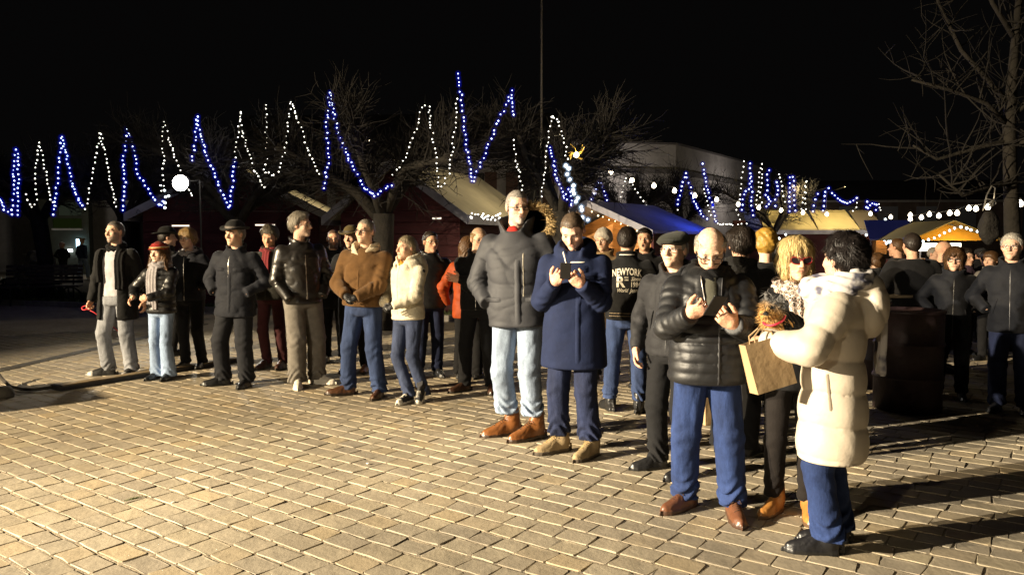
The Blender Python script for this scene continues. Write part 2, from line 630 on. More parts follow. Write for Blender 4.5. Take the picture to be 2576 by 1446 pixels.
# ------------------------------------------------------------------ wooden sleeper on the setts with its rope
M_wood = mat('old_timber', (0.19, 0.14, 0.075), 0.8, bump=(12, 0.01), var=(6, 0.4), stretch=(1, 6, 6))
beam = empty('timber_beam', (-4.81, 8.02, 0), R(58.0))
tag(beam, 'long low timber beam lying on the setts behind the girl in the red cap', 'beam')
M_dkm = mat('dark_metal', (0.04, 0.04, 0.045), 0.5, metal=0.6, var=(20, 0.3))
m = MB(); m.box((1.15, 0.0, 0.03), (2.3, 0.12, 0.055)); m.build('plank', M_wood, beam)
m = MB(); m.box((1.15, -0.068, 0.022), (2.3, 0.014, 0.042)); m.build('edging', M_dkm, beam)
m = MB(); m.tube([(0, -0.07, 0.035), (0, 0.07, 0.035)], 0.032, 8); m.build('end_roll', M_dkm, beam)
m = MB()
m.tube([(-5.75, 8.45, .16), (-5.55, 8.28, .07), (-5.35, 8.1, .03), (-5.15, 7.98, .022), (-4.98, 7.95, .024), (-4.83, 8.0, .045)], 0.018, 6)
tag(m.build('rope', mat('dark_rope', (0.03, 0.025, 0.02), 0.9, bump=(60, 0.01)), None, True), 'dark rope trailing from the timber beam to the left edge', 'rope')
m = MB(); m.lathe([(0.09, 0.0), (0.10, 0.03), (0.085, 0.08), (0.06, 0.11), (0.03, 0.115)], (0, 0, 0), 18)
bl = m.build('weight_block', mat('concrete', (0.10, 0.09, 0.07), 0.9, bump=(25, 0.01), var=(8, 0.3)), None, True)
bl.location = (-5.13, 7.66, 0)
tag(bl, 'rounded concrete foot standing at the left edge by the rope', 'weight')
# the cabinet just left of the picture whose shadow lies across the setts at the left edge
cab = empty('loudspeaker', (-7.44, 5.9, 0), R(-45))
tag(cab, 'black loudspeaker cabinet standing just outside the left edge', 'loudspeaker')
M_black = mat('black_paint', (0.02, 0.02, 0.02), 0.6, bump=(80, 0.002))
m = MB(); m.box((0, 0, 0.6), (1.0, 0.6, 1.2)); m.build('cabinet', M_black, cab)
m = MB(); m.box((0, -0.31, 0.6), (0.9, 0.02, 1.08)); m.build('grille', mat('grille_metal', (0.05, 0.05, 0.05), 0.5, metal=0.5, bump=(150, 0.004)), cab)
m = MB()  # row of dark flush slabs running away across the setts
for i in range(30):
    p = Vector((-6.32 + .016 * i, 8.3 + i * .21, .0015))
    m.box((p.x, p.y, 0.0), (.17, .202, .012), R(-4.5))
o_ = tag(m.build('dark_strip', mat('dark_strip_stone', (.05, .043, .03), .6, bump=(30, .008), var=(6, .3))), 'dark flush strip running away across the setts at left', kind='structure')

# ------------------------------------------------------------------ trees
M_bark = mat('bark')
M_twig = mat('twig_bark', (0.012, 0.010, 0.008), 0.9, var=(9, 0.3))


def curve_path(p, d, length, n, r, up=0.0, wig=0.25):
    pts = [Vector(p)]
    d = Vector(d).normalized()
    for i in range(n):
        d = (d + Vector((r.gauss(0, wig), r.gauss(0, wig), r.gauss(0, wig) + up)) * 0.5).normalized()
        pts.append(pts[-1] + d * (length / n))
    return pts


def pollard(loc, seed, label, spread=2.2, fork=2.0, tw=240, trunk_r=0.17, top=4.7, ry=0.7):
    r = random.Random(seed)
    root = empty('pollarded_tree', loc)
    tag(root, label, 'tree', 'pollarded trees hung with light strings')
    m = MB()
    tp = [Vector((0, 0, 0)), Vector((r.uniform(-.05, .05), 0, fork * 0.5)), Vector((r.uniform(-.1, .1), 0, fork))]
    m.tube([(0, 0, -0.05)] + tp[1:], [trunk_r * 1.3, trunk_r, trunk_r * 1.1], 10)
    m.build('trunk', M_bark, root, True)
    tws = MB()
    nl = 7
    for i in range(nl):
        a = 2 * PI * (i + 0.3 * r.random()) / nl
        tgt = Vector((math.cos(a) * spread * r.uniform(0.55, 0.95), math.sin(a) * spread * ry * r.uniform(0.5, 0.9), fork + r.uniform(0.8, 1.55)))
        base = tp[2] - Vector((0, 0, 0.25 * r.random()))
        mid = base.lerp(tgt, 0.45) + Vector((r.gauss(0, .12), r.gauss(0, .12), 0.1 + r.uniform(0, 0.3)))
        pth = [base, base.lerp(mid, 0.5) + Vector((0, 0, .06)), mid, mid.lerp(tgt, 0.55), tgt]
        lm = MB(); lm.tube(pth, [trunk_r * 0.62, trunk_r * 0.52, trunk_r * 0.42, trunk_r * 0.36, trunk_r * 0.4], 8)
        lm.build('limb', M_bark, root, True)
        for k in range(tw // nl):
            q = pth[2].lerp(tgt, r.random() ** 0.6) if r.random() < 0.7 else pth[1].lerp(pth[2], r.random())
            outw = Vector((q.x, q.y * 0.6, 0)).normalized() if q.length > 0.1 else Vector((1, 0, 0))
            if r.random() < 0.72:
                d = Vector((r.gauss(0, .45), r.gauss(0, .4), 1.0)) + outw * r.uniform(0, 0.9)
                ln = min(r.uniform(0.3, 0.85), max(.25, top - q.z))
            else:
                d = outw * 1.0 + Vector((r.gauss(0, .5), r.gauss(0, .5), r.uniform(-0.6, 0.25)))
                ln = r.uniform(0.4, 1.0)
            pts = curve_path(q, d, ln, 4, r, 0.12, 0.28)
            tws.tube(pts, [0.012, 0.010, 0.008, 0.006, 0.003], 3)
            for s_ in range(4):
                b = pts[r.randrange(1, 5)]
                sub = curve_path(b, (pts[-1] - pts[0]).normalized() + Vector((r.gauss(0, .7), r.gauss(0, .7), r.gauss(0, .5))), r.uniform(.15, .35), 2, r, 0.05, 0.3)
                tws.tube(sub, [0.007, 0.005, 0.003], 3)
    tws.build('crown', M_twig, root)
    return root


TREES = [((-2.28, 13.6), 11, 'big pollarded tree forking behind the brown jacket, widest crown', 2.7, 2.05, 420, 0.2, 5.0),
         ((0.85, 13.9), 12, 'pollarded tree directly behind the tallest man', 1.55, 2.1, 260, 0.16, 4.4),
         ((-5.75, 16.0), 13, 'pollarded tree behind the man in the dark brimmed hat', 2.5, 2.1, 300, 0.17, 4.6),
         ((-9.3, 18.4), 14, 'pollarded tree behind the floodlit left chalet end', 2.3, 2.2, 260, 0.17, 4.6),
         ((-12.45, 20.4), 15, 'leftmost pollarded tree with its dark trunk beside the bench', 2.3, 2.2, 260, 0.22, 4.6),
         ((3.9, 25.0), 16, 'far pollarded tree behind the varsity jacket', 2.0, 2.0, 170, 0.15, 4.2),
         ((5.9, 27.0), 17, 'far pollarded tree above the flat cap', 1.9, 2.0, 170, 0.15, 4.3),
         ((10.0, 29.5), 18, 'far pollarded tree behind the yellow lit chalet roof', 2.2, 2.0, 170, 0.15, 4.6)]
for (x, y), sd, lab, sp, fk, tw, tr, tp in TREES:
    pollard((x, y, 0.0), sd, lab, sp, fk, int(tw * 3.0), tr * .85, tp)

# tall bare tree at the right edge
root = empty('bare_tree', (7.15, 11.0, 0))
tag(root, 'tall bare tree rising at the right edge behind the elderly man', 'tree')
r = random.Random(40)
m = MB(); m.tube([(0, 0, -0.05), (0.03, 0, 1.4), (-0.06, 0, 2.6), (-0.1, 0, 3.25), (-0.05, 0, 4.6), (0.05, 0, 6.4)], [0.15, 0.11, 0.09, 0.085, 0.05, 0.02], 10)
m.build('trunk', M_bark, root, True)
tws = MB()
limbs = [[(-0.1, 0, 3.2), (-0.5, -.1, 3.5), (-1.0, -.1, 3.68), (-1.6, -.2, 3.8)], [(-0.08, 0, 3.3), (0.3, 0, 3.7), (0.75, .1, 4.3), (1.1, .1, 5.2)],
         [(-0.08, 0, 3.0), (-0.5, .1, 2.9), (-1.0, .2, 2.75), (-1.35, .2, 2.95)], [(0, 0, 2.4), (-0.4, -.2, 2.35), (-0.9, -.3, 2.2), (-1.25, -.3, 2.5)],
         [(-0.06, 0, 4.4), (-0.4, 0, 4.9), (-0.6, .1, 5.7)], [(-0.1, 0, 3.5), (-0.7, .2, 4.3), (-1.0, .3, 5.0), (-1.1, .3, 5.9)], [(-.05, 0, 2.9), (.4, -.1, 3.1), (.9, -.2, 3.2)]]
for q in limbs:
    q = [Vector(p) for p in q]
    m = MB(); m.tube(q, [0.04, 0.03, 0.022, 0.014][:len(q)], 6); m.build('limb', M_bark, root, True)
    for k in range(16):
        i = r.randrange(len(q) - 1)
        p = q[i].lerp(q[i + 1], r.random())
        pts = curve_path(p, (r.gauss(0, .5), r.gauss(0, .4), r.uniform(-.2, 1)), r.uniform(.5, 1.5), 5, r, 0.1, .3)
        tws.tube(pts, [0.014, 0.011, 0.009, 0.006, 0.004, 0.002], 4)
        for s_ in range(3):
            b = pts[r.randrange(1, 5)]
            tws.tube(curve_path(b, (r.gauss(0, 1), r.gauss(0, .6), r.gauss(.2, .8)), r.uniform(.2, .6), 3, r, .05, .3), [.006, .005, .004, .002], 3)
tws.build('crown', M_twig, root)

# ------------------------------------------------------------------ far buildings
M_wall_pale = mat('pale_render', (0.50, 0.48, 0.47), 0.9, bump=(8, 0.01), var=(0.5, 0.25), var2=(5, 0.12))
M_wall_beige = mat('beige_render', (0.45, 0.38, 0.24), 0.9, bump=(8, 0.01), var=(0.6, 0.25))
M_wall_brown = mat('brown_shutter', (0.17, 0.10, 0.08), 0.8, var=(3, 0.3))
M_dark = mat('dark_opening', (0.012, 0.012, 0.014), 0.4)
M_slate = mat('slate_roof', (0.06, 0.06, 0.07), 0.8, bump=(6, 0.02), var=(2, 0.3))
M_glass = mat('window_glass', (0.02, 0.02, 0.025), 0.12)


def slab(parent, name, ma, x0, x1, y0, y1, z0, z1):
    m = MB(); m.box(((x0 + x1) / 2, (y0 + y1) / 2, (z0 + z1) / 2), (x1 - x0, y1 - y0, z1 - z0))
    return m.build(name, ma, parent)


# low hall with a pale parapet, its corner above the varsity jacket
hall = empty('market_hall', (10.1, 48.0, 0), R(14))
tag(hall, 'large pale hall with a flat parapet band, centre background', 'building')
m = MB(); m.prism([(-24, 0, 0), (0, 0, 0), (15, 13, 0), (-15, 20, 0)], (0, 0, 5.7)); m.build('wall', M_wall_pale, hall)
m = MB(); m.prism([(-24.2, -0.25, 5.7), (0.2, -0.25, 5.7), (15.3, 13.1, 5.7), (-15, 20.2, 5.7)], (0, 0, 0.28)); m.build('cornice', mat('dark_cornice', (0.16, 0.15, 0.15), .9), hall)
m = MB(); m.prism([(-24, -0.05, 5.98), (0.05, -0.05, 5.98), (15.05, 13, 5.98), (-15, 20, 5.98)], (0, 0, 1.5)); m.build('parapet', M_wall_pale, hall)
m = MB(); m.prism([(-24.1, -0.15, 7.48), (0.15, -0.15, 7.48), (15.2, 13.1, 7.48), (-15, 20.1, 7.48)], (0, 0, 0.12)); m.build('coping', mat('dark_cornice'), hall)
for i in range(7):
    x = -2.6 - i * 3.1
    w = slab(hall, 'window', M_glass, x - 0.6, x + 0.6, -0.06, 0.04, 2.4, 4.6)
    slab(w, 'sill', M_kerb, x - 0.75, x + 0.75, -0.12, 0.02, 2.25, 2.38)
for xl, yl in ((-14.0, -2.2), (-4.5, -2.2), (7.0, 3.2)):
    L_d = bpy.data.lights.new('hall_fill_light', 'POINT'); L_d.energy, L_d.color, L_d.shadow_soft_size = 130, (1.0, .88, .78), .2  # added point lights without fixtures, brighten the hall walls
    L_o = bpy.data.objects.new('hall_fill_light', L_d); COL.objects.link(L_o); L_o.parent = hall; L_o.location = (xl, yl, 4.6)
m = MB(); m.box((-9.3, -0.2, 3.6), (0.35, 0.2, 7.6)); m.build('downpipe', mat('dark_cornice'), hall)

# long building far right behind the stalls
fb = empty('long_house', (21.0, 60.0, 0), R(-4))
tag(fb, 'long dim house with pale shutters far right behind the stalls', 'building')
slab(fb, 'wall', mat('dim_brick', (0.20, 0.15, 0.13), .9, var=(1.5, .3)), -2, 18, 0, 8, 0, 4.6)
m = MB(); m.prism([(-2.3, -.3, 4.6), (18.3, -.3, 4.6), (18.3, 4, 6.4), (-2.3, 4, 6.4)], (0, 0, 0.1)); m.build('roof', M_slate, fb)
slab(fb, 'gutter', M_wall_pale, -2.4, 18.4, -.5, -.3, 4.5, 4.66)
for i in range(5):
    x = 2.2 + i * 2.9
    slab(fb, 'shutter', mat('pale_shutter', (0.34, 0.36, 0.42), .8), x - .75, x + .75, -0.08, 0.02, 2.6, 4.2)

# pale house behind the trees, seen between the branches in the middle
ph = empty('pale_house', (-7.5, 34.0, 0), R(-3))
tag(ph, 'pale house with brown shutters glimpsed between the branches above the chalets', 'building')
slab(ph, 'wall', M_wall_pale, -5.5, 9.5, 0, 8, 0, 5.0)
m = MB(); m.prism([(-5.8, -.35, 5.0), (9.8, -.35, 5.0), (9.8, 4, 7.6), (-5.8, 4, 7.6)], (0, 0, .12)); m.build('roof', M_slate, ph)
for i in range(6):
    x = -4.2 + i * 2.5
    w = slab(ph, 'window', M_glass, x - .5, x + .5, -.05, .03, 3.0, 4.5)
    slab(w, 'shutter', M_wall_brown, x - 1.05, x - .53, -.09, .02, 2.95, 4.55)
    slab(w, 'shutter', M_wall_brown, x + .53, x + 1.05, -.09, .02, 2.95, 4.55)

# arcade building at far left
ar = empty('arcade_house', (-26.0, 38.5, 0), R(6))
tag(ar, 'beige and grey arcade building with dark arches behind the left trees', 'building')
piers = [(0.0, 1.9, M_wall_pale), (4.0, 6.1, M_wall_pale), (7.9, 10.4, M_wall_beige), (12.3, 14.1, M_wall_pale), (16.0, 17.8, M_wall_beige)]
for x0, x1, ma in piers:
    slab(ar, 'pier', ma, x0, x1, 0, 0.9, 0, 2.5)
slab(ar, 'roof', M_slate, -.2, 18, -.2, 1.1, 3.6, 4.6)
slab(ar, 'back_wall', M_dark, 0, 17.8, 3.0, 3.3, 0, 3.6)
ends = [(1.9, 4.0), (6.1, 7.9), (10.4, 12.3), (14.1, 16.0)]
for i, (a, b) in enumerate(ends):
    m = MB()
    n = 10
    out = []
    for k in range(n + 1):
        t = PI * k / n
        out.append(((a + b) / 2 - math.cos(t) * (b - a) / 2, 0, 2.5 + math.sin(t) * 0.75))
    for k in range(n):
        p, q = out[k], out[k + 1]
        m.prism([p, q, (q[0], 0, 3.6), (p[0], 0, 3.6)], (0, 0.9, 0))
    m.build('arch', (M_wall_beige, M_wall_pale)[i % 2], ar)
for x0, x1, ma in piers:
    slab(ar, 'spandrel', ma, x0, x1, 0, 0.9, 2.5, 3.6)
# far shop front with its lit green window
shop = empty('shop_front', (-20.6, 36.0, 0), R(8))
tag(shop, 'small shop front with a dim green lit window at far left', 'shop')
slab(shop, 'wall', mat('shop_wall', (0.05, 0.055, 0.04), .9, var=(2, .3)), -1.6, .75, 0, .5, 0, 3.5)
slab(shop, 'sign_board', emit_mat('green_sign', (0.16, 0.24, 0.05), 0.03), -.75, .45, -.12, -.02, 2.15, 2.6)
slab(shop, 'window', emit_mat('dim_window', (0.20, 0.24, 0.16), 0.07), -.5, .45, -.08, .0, 2.75, 3.35)
slab(shop, 'ledge', M_wall_pale, -.8, .5, -.2, -.01, 2.06, 2.14)
slab(shop, 'display_lamp', emit_mat('cool_lamp', (0.5, 0.8, 1.0), 6), .25, .42, -.2, -.1, 1.15, 1.65)
slab(shop, 'display_lamp', emit_mat('white_lamp', (0.9, 0.95, 1.0), 6), -.3, .05, -.2, -.1, 1.05, 1.17)

L_d = bpy.data.lights.new('shop_fill_light', 'POINT'); L_d.energy, L_d.color, L_d.shadow_soft_size = 60, (1.0, .9, .75), .2  # added point light, brightens the walls around the shop
L_o = bpy.data.objects.new('shop_fill_light', L_d); COL.objects.link(L_o); L_o.parent = shop; L_o.location = (1.2, -3.4, 2.4)
# flagpole
m = MB(); m.tube([(0, 0, 0), (0, 0, 7.0), (0, 0, 13.2)], [0.045, 0.04, 0.025], 8)
fp = m.build('flagpole', mat('pole_paint', (0.55, 0.52, 0.5), .5), None, True)
fp.location = (1.13, 30.0, 0)
tag(fp, 'tall thin pale flagpole rising above the trees', 'flagpole')
# ================================================================== THE MARKET
M_red = mat('red_boards', (0.065, 0.008, 0.012), 0.75, bump=(5, 0.01), var=(3, 0.35), stretch=(1, 1, 9))
M_red_lit = M_red
M_roof_pale = mat('pale_sheet_roof', (0.50, 0.45, 0.32), 0.55, bump=(3, 0.01), var=(1.2, 0.2))
M_fascia = mat('grey_fascia', (0.30, 0.30, 0.36), 0.7, var=(4, 0.2))
M_warm_wood = mat('warm_boards', (0.42, 0.20, 0.06), 0.7, var=(4, 0.3), bump=(6, 0.01), stretch=(1, 1, 6))
M_slit = emit_mat('light_gap', (1.0, 0.86, 0.66), 1.6)


def point_light(name, loc, power, color, radius=0.15):
    d = bpy.data.lights.new(name, 'POINT')
    d.energy, d.color, d.shadow_soft_size = power, color, radius
    o = bpy.data.objects.new(name, d)
    o.location = loc
    COL.objects.link(o)
    return o


def chalet(loc, rz, w, dep, eave, rise, label, slits=(), boards=True, open_front=False):
    """market chalet: gable towards -Y, ridge along Y, boarded walls"""
    c = empty('market_chalet', loc, rz)
    tag(c, label, 'chalet', 'wooden market chalets')
    n = 9
    bh = eave / n
    for i in range(n):
        z0, z1 = i * bh + 0.004, (i + 1) * bh - 0.008
        m = MB()
        if open_front and 3 < i < 8:
            m.box((-w / 2 + 0.1, 0, (z0 + z1) / 2), (0.2, 0.05, z1 - z0)); m.box((w / 2 - 0.1, 0, (z0 + z1) / 2), (0.2, 0.05, z1 - z0))
        else:
            m.box((0, 0, (z0 + z1) / 2), (w, 0.05, z1 - z0))
        m.build('board', M_red, c)
        m = MB(); m.box((w / 2 - 0.025, dep / 2 + 0.03, (z0 + z1) / 2), (0.05, dep, z1 - z0)); m.build('board', M_red, c)
    m = MB(); m.box((-w / 2 + 0.025, dep / 2 + 0.03, eave / 2), (0.05, dep, eave)); m.build('wall', M_red, c)
    m = MB(); m.box((0, dep, eave / 2), (w - 0.1, 0.05, eave)); m.build('back_wall', M_red, c)
    m = MB(); m.prism([(-w / 2, -0.025, eave), (w / 2, -0.025, eave), (0, -0.025, eave + rise)], (0, 0.05, 0)); m.build('gable', M_red, c)
    oh = 0.3
    sl = rise / (w / 2)
    for s in (-1, 1):
        m = MB()
        m.prism([(0, -oh, eave + rise + 0.03), (s * (w / 2 + oh), -oh, eave - sl * oh + 0.03), (s * (w / 2 + oh), dep + oh, eave - sl * oh + 0.03), (0, dep + oh, eave + rise + 0.03)], (0, 0, 0.05))
        m.build('roof_panel', M_roof_pale, c)
        m = MB()
        m.prism([(0, -oh - 0.03, eave + rise - 0.10), (s * (w / 2 + oh), -oh - 0.03, eave - sl * oh - 0.10), (s * (w / 2 + oh), -oh - 0.03, eave - sl * oh + 0.095), (0, -oh - 0.03, eave + rise + 0.095)], (0, 0.027, 0))
        m.build('barge_board', M_fascia, c)
        m = MB(); m.box((s * (w / 2 + oh + 0.014), dep / 2, eave - sl * oh), (0.026, dep + 2 * oh, 0.19)); m.build('fascia', M_fascia, c)
    for x0, x1, z in slits:
        m = MB(); m.box(((x0 + x1) / 2, -0.032, z), (x1 - x0, 0.012, 0.035)); m.build('light_gap', M_slit, c)
    return c


ca = chalet((-6.7, 18.4, 0), R(4), 4.1, 3.2, 2.28, 1.05, 'dark red closed chalet behind the hatted man and the leather jacket', ((-1.38, -0.98, 1.93), (0.56, 1.02, 1.95)))
cb = chalet((-2.45, 16.7, 0), R(-20), 2.9, 4.2, 2.22, 1.0, 'dark red chalet with a pale roof slope left of the tallest man', ((-0.75, -0.42, 1.98), (0.82, 1.02, 2.05)))
for c_, x_, y_, z_, pw in ((ca, 3.2, 0.8, 4.0, 170), (cb, 3.0, 2.2, 3.9, 170)):  # added lights on arms, put in to brighten the roof slopes
    m = MB(); m.tube([(x_ - 1.0, 3.0, 2.0), (x_ - .6, 2.6, 4.0), (x_, y_, z_ + .1)], .015, 5); m.build('added_lamp_arm', M_black, c_)
    L = point_light('roof_fill_light', (0, 0, 0), pw, (1, .82, .5), .1); L.parent = c_; L.location = (x_, y_, z_)
# cluster of small lights under its eave
rg = random.Random(9)


def light_string(name, pts, mats, r, label, group, spacing, cord=None, jitter=0.0, halo=None, cat='string lights'):
    """hanging cord with its bulbs; pts is a world polyline"""
    P = [Vector(p) for p in pts]
    ds = [0]
    for a, b in zip(P, P[1:]): ds.append(ds[-1] + (b - a).length)
    n = max(2, int(ds[-1] / spacing))
    out = []
    for i in range(n + 1):
        s = ds[-1] * i / n
        k = max(j for j in range(len(ds)) if ds[j] <= s + 1e-9)
        k = min(k, len(P) - 2)
        t = (s - ds[k]) / max(ds[k + 1] - ds[k], 1e-9)
        q = P[k].lerp(P[k + 1], t)
        out.append(q + Vector((rg.uniform(-1, 1), rg.uniform(-1, 1), rg.uniform(-1, 1))) * jitter)
    root = empty(name, P[0])
    tag(root, label, cat, group)
    loc = P[0]
    m = MB(); m.tube([p - loc for p in out], 0.005, 3); m.build('cord', cord or M_cord, root)
    v, f = balls([p - loc for p in out], [r * rg.uniform(.75, 1.15) for _ in out])
    o = mobj('bulbs', v, f, mats, root, smooth=True); o['kind'] = 'stuff'
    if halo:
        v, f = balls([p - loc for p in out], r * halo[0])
        o = mobj('bulb_halos', v, f, halo[1], root, smooth=True); o['kind'] = 'stuff'  # translucent emissive shells: the bloom round the bulbs built as geometry
    return root, out


M_cord = mat('black_cord', (0.01, 0.01, 0.01), .6)
M_bw = emit_mat('white_led', (1.0, 0.95, 0.82), 5)
M_bb = emit_mat('blue_led_core', (0.72, 0.82, 1.0), 9)
M_bs = emit_mat('blue_halo', (0.0, 0.015, 0.75), 0.75, alpha=0.28)  # glow round a blue bulb as a see-through emissive shell
M_bs2 = emit_mat('blue_halo_outer', (0.0, 0.006, 0.6), 0.5, alpha=0.13)  # fainter, wider shell of the same glow
M_cool = emit_mat('cool_led', (0.85, 0.97, 1.0), 6)
M_yel = emit_mat('warm_led', (1.0, 0.78, 0.42), 5)
M_bulb = emit_mat('festoon_bulb', (1.0, 0.84, 0.6), 14, sample=True)


def gd(px): return float(np.interp(px, [0, 300, 600, 960, 1400, 1500], [18.2, 16.3, 13.9, 11.5, 11.7, 12.0]))


def garland(pix, colour, label, dfun=gd, scale=1.0):
    pts = []
    for i, (x, y) in enumerate(pix):
        pts.append(at(x, y, dfun(x) + 0.25 * math.sin(x * 0.07 + y * 0.03)))
    d = dfun(pix[0][0])
    if colour == 'w':
        return light_string('light_string', pts, M_bw, 0.0118 * d / 13 * scale, label, 'white and blue light strings draped in the trees', 0.088 * d / 13, jitter=0.018)
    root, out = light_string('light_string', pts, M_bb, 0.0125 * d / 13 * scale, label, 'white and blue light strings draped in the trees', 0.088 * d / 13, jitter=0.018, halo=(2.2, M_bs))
    loc = pts[0]
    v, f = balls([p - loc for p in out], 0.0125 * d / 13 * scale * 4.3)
    o = mobj('outer_halos', v, f, M_bs2, root, smooth=True); o['kind'] = 'stuff'  # second, larger emissive shell imitating the blue bloom
    c = sum((p for p in out), Vector()) / len(out)
    L = point_light('blue_string_glow', c + Vector((0, -0.05, 0)), 2.2, (0.02, 0.06, 1.0), 0.3)
    L.parent = root; L.location = c - loc
    return root


G_ = [([(0, 500), (12, 528), (30, 541), (36, 470), (34, 420), (40, 371), (46, 410), (46, 470), (44, 540)], 'b', 'blue string peaking at the far left edge'),
      ([(66, 490), (80, 524), (92, 500), (88, 430), (99, 357), (110, 410), (128, 500), (138, 520)], 'w', 'white string, first white peak from the left'),
      ([(134, 538), (142, 480), (148, 410), (156, 342), (168, 400), (180, 460), (206, 518)], 'b', 'blue string, second blue peak from the left'),
      ([(216, 524), (232, 440), (244, 380), (252, 333), (264, 385), (276, 450), (292, 520)], 'w', 'white string, second white peak from the left'),
      ([(308, 530), (314, 460), (310, 400), (321, 327), (336, 370), (345, 430), (380, 490), (405, 520), (410, 505)], 'b', 'broad blue string left of the floodlight ending in a bright knot'),
      ([(408, 480), (412, 420), (410, 350), (413, 305), (424, 345), (440, 400), (470, 455), (482, 494)], 'w', 'white string hanging just above the floodlight'),
      ([(484, 405), (492, 350), (496, 292), (504, 340), (520, 395), (534, 425), (560, 490), (576, 526), (584, 470), (590, 405)], 'b', 'blue string right of the floodlight dipping over the dark chalet'),
      ([(590, 395), (598, 350), (603, 277), (608, 330), (624, 380), (640, 430), (664, 470)], 'w', 'white string rising from the blue dip over the dark chalet'),
      ([(672, 262), (668, 330), (672, 400), (664, 432), (690, 442), (704, 425), (716, 380), (722, 320), (732, 255), (750, 300), (772, 370), (802, 440)], 'w', 'white double string with a round dip above the leather jacket'),
      ([(815, 472), (826, 400), (822, 310), (830, 232), (842, 300), (864, 370), (886, 420), (914, 470), (945, 493), (985, 465)], 'b', 'long blue string ending in a low dip at the big fork'),
      ([(990, 440), (1020, 395), (1052, 320), (1060, 275), (1078, 265), (1084, 320), (1096, 390), (1104, 470)], 'w', 'white string in the right half of the big crown'),
      ([(1110, 472), (1130, 430), (1140, 360), (1146, 300), (1150, 250)], 'w', 'short white string below the highest blue peak'),
      ([(1152, 183), (1158, 230), (1166, 300), (1176, 380), (1184, 440), (1192, 460), (1206, 420), (1226, 370), (1252, 310), (1276, 260), (1286, 230), (1290, 290)], 'b', 'blue string with the highest peak of the big crown'),
      ([(1292, 350), (1296, 400), (1308, 440), (1314, 480)], 'w', 'short white string above the tallest man'),
      ([(1362, 495), (1372, 430), (1378, 340), (1388, 288), (1406, 310), (1420, 350), (1426, 400)], 'w', 'white arch of lights behind the tallest man'),
      ([(1386, 372), (1398, 440), (1412, 480), (1440, 520), (1430, 470), (1420, 500)], 'b', 'loose blue string beside the bright icicle lights')]
for pix, c, lab in G_:
    garland(pix, c, lab)


def gr(px): return float(np.interp(px, [1480, 1700, 1960, 2230], [22.5, 22.5, 26.3, 30]))


G2 = [([(255, 500), (300, 400), (325, 315), (355, 400), (390, 505)], 'b', 'blue string peak above the warm lit chalet'),
      ([(462, 520), (485, 410), (515, 305), (560, 360), (640, 470), (720, 575), (790, 600)], 'w', 'white string sloping down above the blue lit roof'),
      ([(885, 500), (912, 400), (942, 275), (970, 350), (1000, 470), (1030, 520), (1065, 580), (1100, 605)], 'b', 'blue peak string above the flat cap'),
      ([(885, 540), (866, 590), (855, 635)], 'w', 'very short white string left of the bald head'),
      ([(1065, 210), (1075, 270), (1090, 340), (1110, 430), (1130, 480), (1150, 560), (1160, 620)], 'b', 'straight blue string falling onto the bald head'),
      ([(1080, 390), (1096, 470), (1120, 570), (1180, 640), (1280, 645), (1380, 640)], 'w', 'white string bending right just above the bald head'),
      ([(1365, 190), (1345, 300), (1340, 400), (1330, 490), (1310, 540), (1335, 610)], 'w', 'leftmost white string of the row over the yellow roof'),
      ([(1410, 205), (1405, 290), (1400, 380), (1360, 430), (1350, 540)], 'b', 'leftmost blue string of the row over the yellow roof'),
      ([(1415, 300), (1420, 400), (1415, 500), (1425, 580)], 'b', 'second blue string of the row, reaching down to the blue tarp'),
      ([(1490, 210), (1470, 300), (1465, 400), (1450, 500), (1490, 500), (1480, 430), (1490, 340), (1490, 250)], 'w', 'doubled white string, second white of the row over the yellow roof'),
      ([(1545, 255), (1525, 300), (1535, 380), (1520, 430), (1555, 480), (1525, 515)], 'b', 'crooked blue string, third blue of the row'),
      ([(1595, 340), (1610, 400), (1590, 450), (1585, 510)], 'b', 'lower blue string between the crooked blue and the third white'),
      ([(1615, 285), (1635, 350), (1640, 420), (1660, 480)], 'w', 'third white string of the row over the yellow roof'),
      ([(1690, 550), (1690, 470), (1690, 380), (1690, 295), (1715, 310), (1720, 390), (1725, 480), (1730, 545)], 'b', 'doubled straight blue string over the middle of the yellow roof'),
      ([(1775, 530), (1785, 460), (1800, 380), (1815, 315), (1810, 370), (1805, 450), (1803, 530)], 'w', 'last tall white string of the row over the yellow roof'),
      ([(1890, 425), (1870, 490), (1860, 550)], 'b', 'single blue string right of the last tall white one'),
      ([(1930, 545), (1940, 480), (1945, 410), (1970, 380)], 'b', 'single blue string at the left end of the shallow swag'),
      ([(1995, 415), (2040, 465), (2110, 490), (2170, 455)], 'b', 'shallow blue swag over the right end of the yellow roof'),
      ([(2140, 545), (2170, 520), (2170, 455)], 'w', 'tiny white string at the right end of the shallow swag'),
      ([(2245, 480), (2240, 540), (2280, 490), (2310, 500), (2310, 540)], 'b', 'small blue zigzag left of the light cones'),
      ([(2330, 500), (2340, 540)], 'w', 'tiny white string next to the blue zigzag')]
for pix, c, lab in G2:
    garland([(1393.4 + .3509 * x, 339 + .3509 * y) for x, y in pix], c, lab, gr, 0.95)

